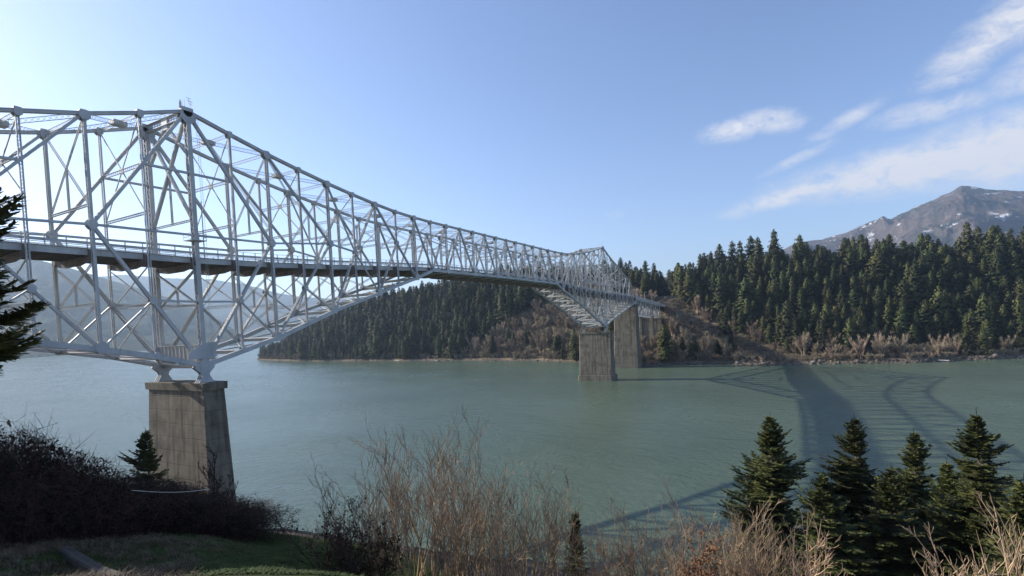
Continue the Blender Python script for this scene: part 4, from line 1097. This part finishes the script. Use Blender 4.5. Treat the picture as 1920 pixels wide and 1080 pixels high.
# ---- bramble bank on the left
def bramble(seed, H, spread, n=70, nl=1500):
    r = random.Random(seed); st = Q(); lf = Q()
    for i in range(n):
        a = r.uniform(0, 6.283); rr = spread * r.random() ** .5; b0 = Vector((math.cos(a) * rr * .8, math.sin(a) * rr * .8, -.1)); hh_ = H * r.uniform(.55, 1.08) * (1 - .35 * (rr / spread) ** 2)
        a2 = r.uniform(0, 6.283); o_ = Vector((math.cos(a2), math.sin(a2), 0)) * r.uniform(.4, 1.5)
        pts = [b0, b0 + o_ * .25 + Vector((0, 0, hh_ * .55)), b0 + o_ * .6 + Vector((0, 0, hh_)), b0 + o_ * 1.05 + Vector((0, 0, hh_ * r.uniform(.85, 1.12)))]
        st.tube(pts, .014, .004, 3)
        for k in range(12):
            j = r.randrange(0, 3); c = pts[j].lerp(pts[j + 1], r.random()); e = c + (rv(r) + Vector((0, 0, .5))) * r.uniform(.2, .55); st.strip(c, e, .007, .003, rv(r))
            st.strip(c.lerp(e, .5), c.lerp(e, .5) + rv(r) * .3, .005, .002, rv(r))
    for i in range(nl):
        a = r.uniform(0, 6.283); u = r.random() ** .5; h = r.random() ** .6 * H * (1 - .3 * u * u); c = Vector((math.cos(a) * u * spread, math.sin(a) * u * spread, h))
        d1 = rv(r).normalized() * r.uniform(.05, .13); lf.strip(c, c + d1, .012, .028, rv(r))
    return st, lf
BR = []
for i in range(4):
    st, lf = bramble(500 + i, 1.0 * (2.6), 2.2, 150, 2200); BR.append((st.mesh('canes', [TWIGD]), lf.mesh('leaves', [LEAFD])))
r = random.Random(12); nbr = 0
def put_bramble(px, d, ytop, lab, grp):
    global nbr
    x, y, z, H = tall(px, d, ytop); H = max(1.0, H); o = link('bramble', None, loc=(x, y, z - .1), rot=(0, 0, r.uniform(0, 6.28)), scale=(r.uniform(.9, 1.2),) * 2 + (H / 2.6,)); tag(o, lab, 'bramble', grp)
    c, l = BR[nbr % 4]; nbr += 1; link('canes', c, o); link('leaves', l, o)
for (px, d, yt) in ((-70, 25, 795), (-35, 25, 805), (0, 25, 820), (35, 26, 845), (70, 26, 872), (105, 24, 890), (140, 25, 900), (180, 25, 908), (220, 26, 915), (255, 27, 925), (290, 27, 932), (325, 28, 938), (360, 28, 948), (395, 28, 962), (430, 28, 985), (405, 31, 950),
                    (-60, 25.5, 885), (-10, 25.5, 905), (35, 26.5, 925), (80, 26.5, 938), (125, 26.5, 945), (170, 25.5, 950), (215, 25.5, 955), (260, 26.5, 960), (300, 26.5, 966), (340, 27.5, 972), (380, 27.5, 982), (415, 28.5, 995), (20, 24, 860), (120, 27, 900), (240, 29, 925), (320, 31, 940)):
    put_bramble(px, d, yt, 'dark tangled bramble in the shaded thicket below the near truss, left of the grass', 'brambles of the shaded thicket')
# ---- grass
def blades(name, n, f, mat, hmin, hmax, wd, seed, side):
    r = random.Random(seed); q = Q(); c = 0
    while c < n:
        px, d = f(r); x, y, z = spot(px, d)
        if fbm(x / .7, y / .7, 2, seed) < -.15 and r.random() < .8: continue
        if r.random() > .5 + side * .9 * (fbm(x / 2.5, y / 2.5, 3, 77) + (px - 300) / 130.): continue
        h = r.uniform(hmin, hmax); a = r.uniform(0, 6.28); b0 = Vector((x, y, z - .02)); m_ = b0 + Vector((math.cos(a) * h * .3, math.sin(a) * h * .3, h * .6)); e = m_ + Vector((math.cos(a) * h * .5, math.sin(a) * h * .5, h * r.uniform(-.1, .35)))
        nr = Vector((math.sin(a), -math.cos(a), .1)).cross(Vector((0, 0, 1))); q.strip(b0, m_, wd, wd * .8, nr); q.strip(m_, e, wd * .8, wd * .15, nr); c += 1
    o = link(name, q.mesh(name, [mat])); tag(o, kind='stuff')
blades('dry_grass', 30000, lambda r: (r.uniform(-110, 520), 9 + 15 * r.random()), STRAW, .06, .24, .006, 1, -1)
blades('green_grass', 34000, lambda r: (r.uniform(60, 660), 10.5 + 15 * r.random()), GRASSM, .04, .13, .009, 2, 1)
rs = random.Random(8)
for i in range(26):
    px, d = rs.uniform(-90, 260), rs.uniform(9.5, 20); x, y, z = spot(px, d); s_ = rs.uniform(.05, .16)
    tag(link('stone', RKM[i % 5], None, (x, y, z), (rs.uniform(0, 3), 0, rs.uniform(0, 6)), (s_ * 1.3, s_, s_ * .8)), 'small grey stone on the worn grassy bank at the lower left', 'stone', 'stones on the worn bank')
# ---- squared timber lying down the slope, the rope on the thicket
A_ = Vector(spot(70, 23.5)); B_ = Vector(spot(208, 12.6))
A_.z += .03; B_.z += .05
o = link('timber_beam', None, loc=A_); tag(o, 'weathered squared timber beam lying down the bank at the lower left', 'timber beam')
mb = MB(); dv = B_ - A_; prev_ = Vector((0, 0, 0)); rb = random.Random(4)
fr_ = [(t_, dv * t_ + Vector((rb.uniform(-.02, .02), rb.uniform(-.02, .02), -.05 * math.sin(t_ * 3.1)))) for t_ in [k_ / 9. for k_ in range(10)]]
ax_ = dv.normalized(); sd_ = ax_.cross(Vector((0, 0, 1))).normalized(); uq_ = sd_.cross(ax_)
for t_, c_ in fr_:
    for (u_, v_) in ((-.13, -.14), (.13, -.14), (.14, .03), (.10, .075), (.01, .06 + rb.uniform(-.012, .012)), (-.09, .08), (-.13, .04)):
        mb.v.append(tuple(c_ + sd_ * (u_ + rb.uniform(-.012, .012)) + uq_ * (v_ + rb.uniform(-.012, .012))))
for a_ in range(9):
    for k_ in range(7):
        l_ = (k_ + 1) % 7; mb.f.append((a_ * 7 + k_, a_ * 7 + l_, a_ * 7 + 7 + l_, a_ * 7 + 7 + k_)); mb.m.append(0)
mb.f += [tuple(range(7)), tuple(range(69, 62, -1))]; mb.m += [0, 0]
link('beam', mb.mesh('beam', WOODM), o)
a = Vector(spot(228, 22)); b_ = Vector(spot(375, 24)); za = CAM.z - (922 - 637) / FPX * 16.5; a.z = CAM.z - (922 - 639) / FPX * 22 * math.cos(math.atan((960 - 228) / 959.)); b_.z = CAM.z - (920 - 632) / FPX * 24 * math.cos(math.atan((960 - 375) / 959.))
mb = MB(); pts = [a.lerp(b_, t_ / 12.) - Vector((0, 0, .10 * math.sin(t_ / 12. * 3.14159))) for t_ in range(13)]; mb.tube([q_ - a for q_ in pts], .011, 5)
tag(link('rope', mb.mesh('rope', mat_simple('rope_fibre', (.5, .47, .42), (.66, .63, .58), 8, .8)), None, a), 'pale rope strung across the top of the thicket before the near pier', 'rope')

# ------------------------------------------------------------------ air
hm = bpy.data.materials.new('haze_air'); hm.use_nodes = True; ht = NT(hm.node_tree); ht.n.clear()
pv = ht.new('ShaderNodeVolumePrincipled'); pv.inputs['Color'].default_value = (.58, .77, 1.0, 1); pv.inputs['Density'].default_value = .00011; pv.inputs['Anisotropy'].default_value = .35
ou = ht.new('ShaderNodeOutputMaterial'); ht.l.new(pv.outputs[0], ou.inputs['Volume'])
mb = MB(); mb.box8([(-650, -2450, -9), (7700, -2450, -9), (7700, 8300, -9), (-650, 8300, -9), (-650, -2450, 840), (7700, -2450, 840), (7700, 8300, 840), (-650, 8300, 840)])
tag(link('haze', mb.mesh('haze', hm)), kind='stuff')
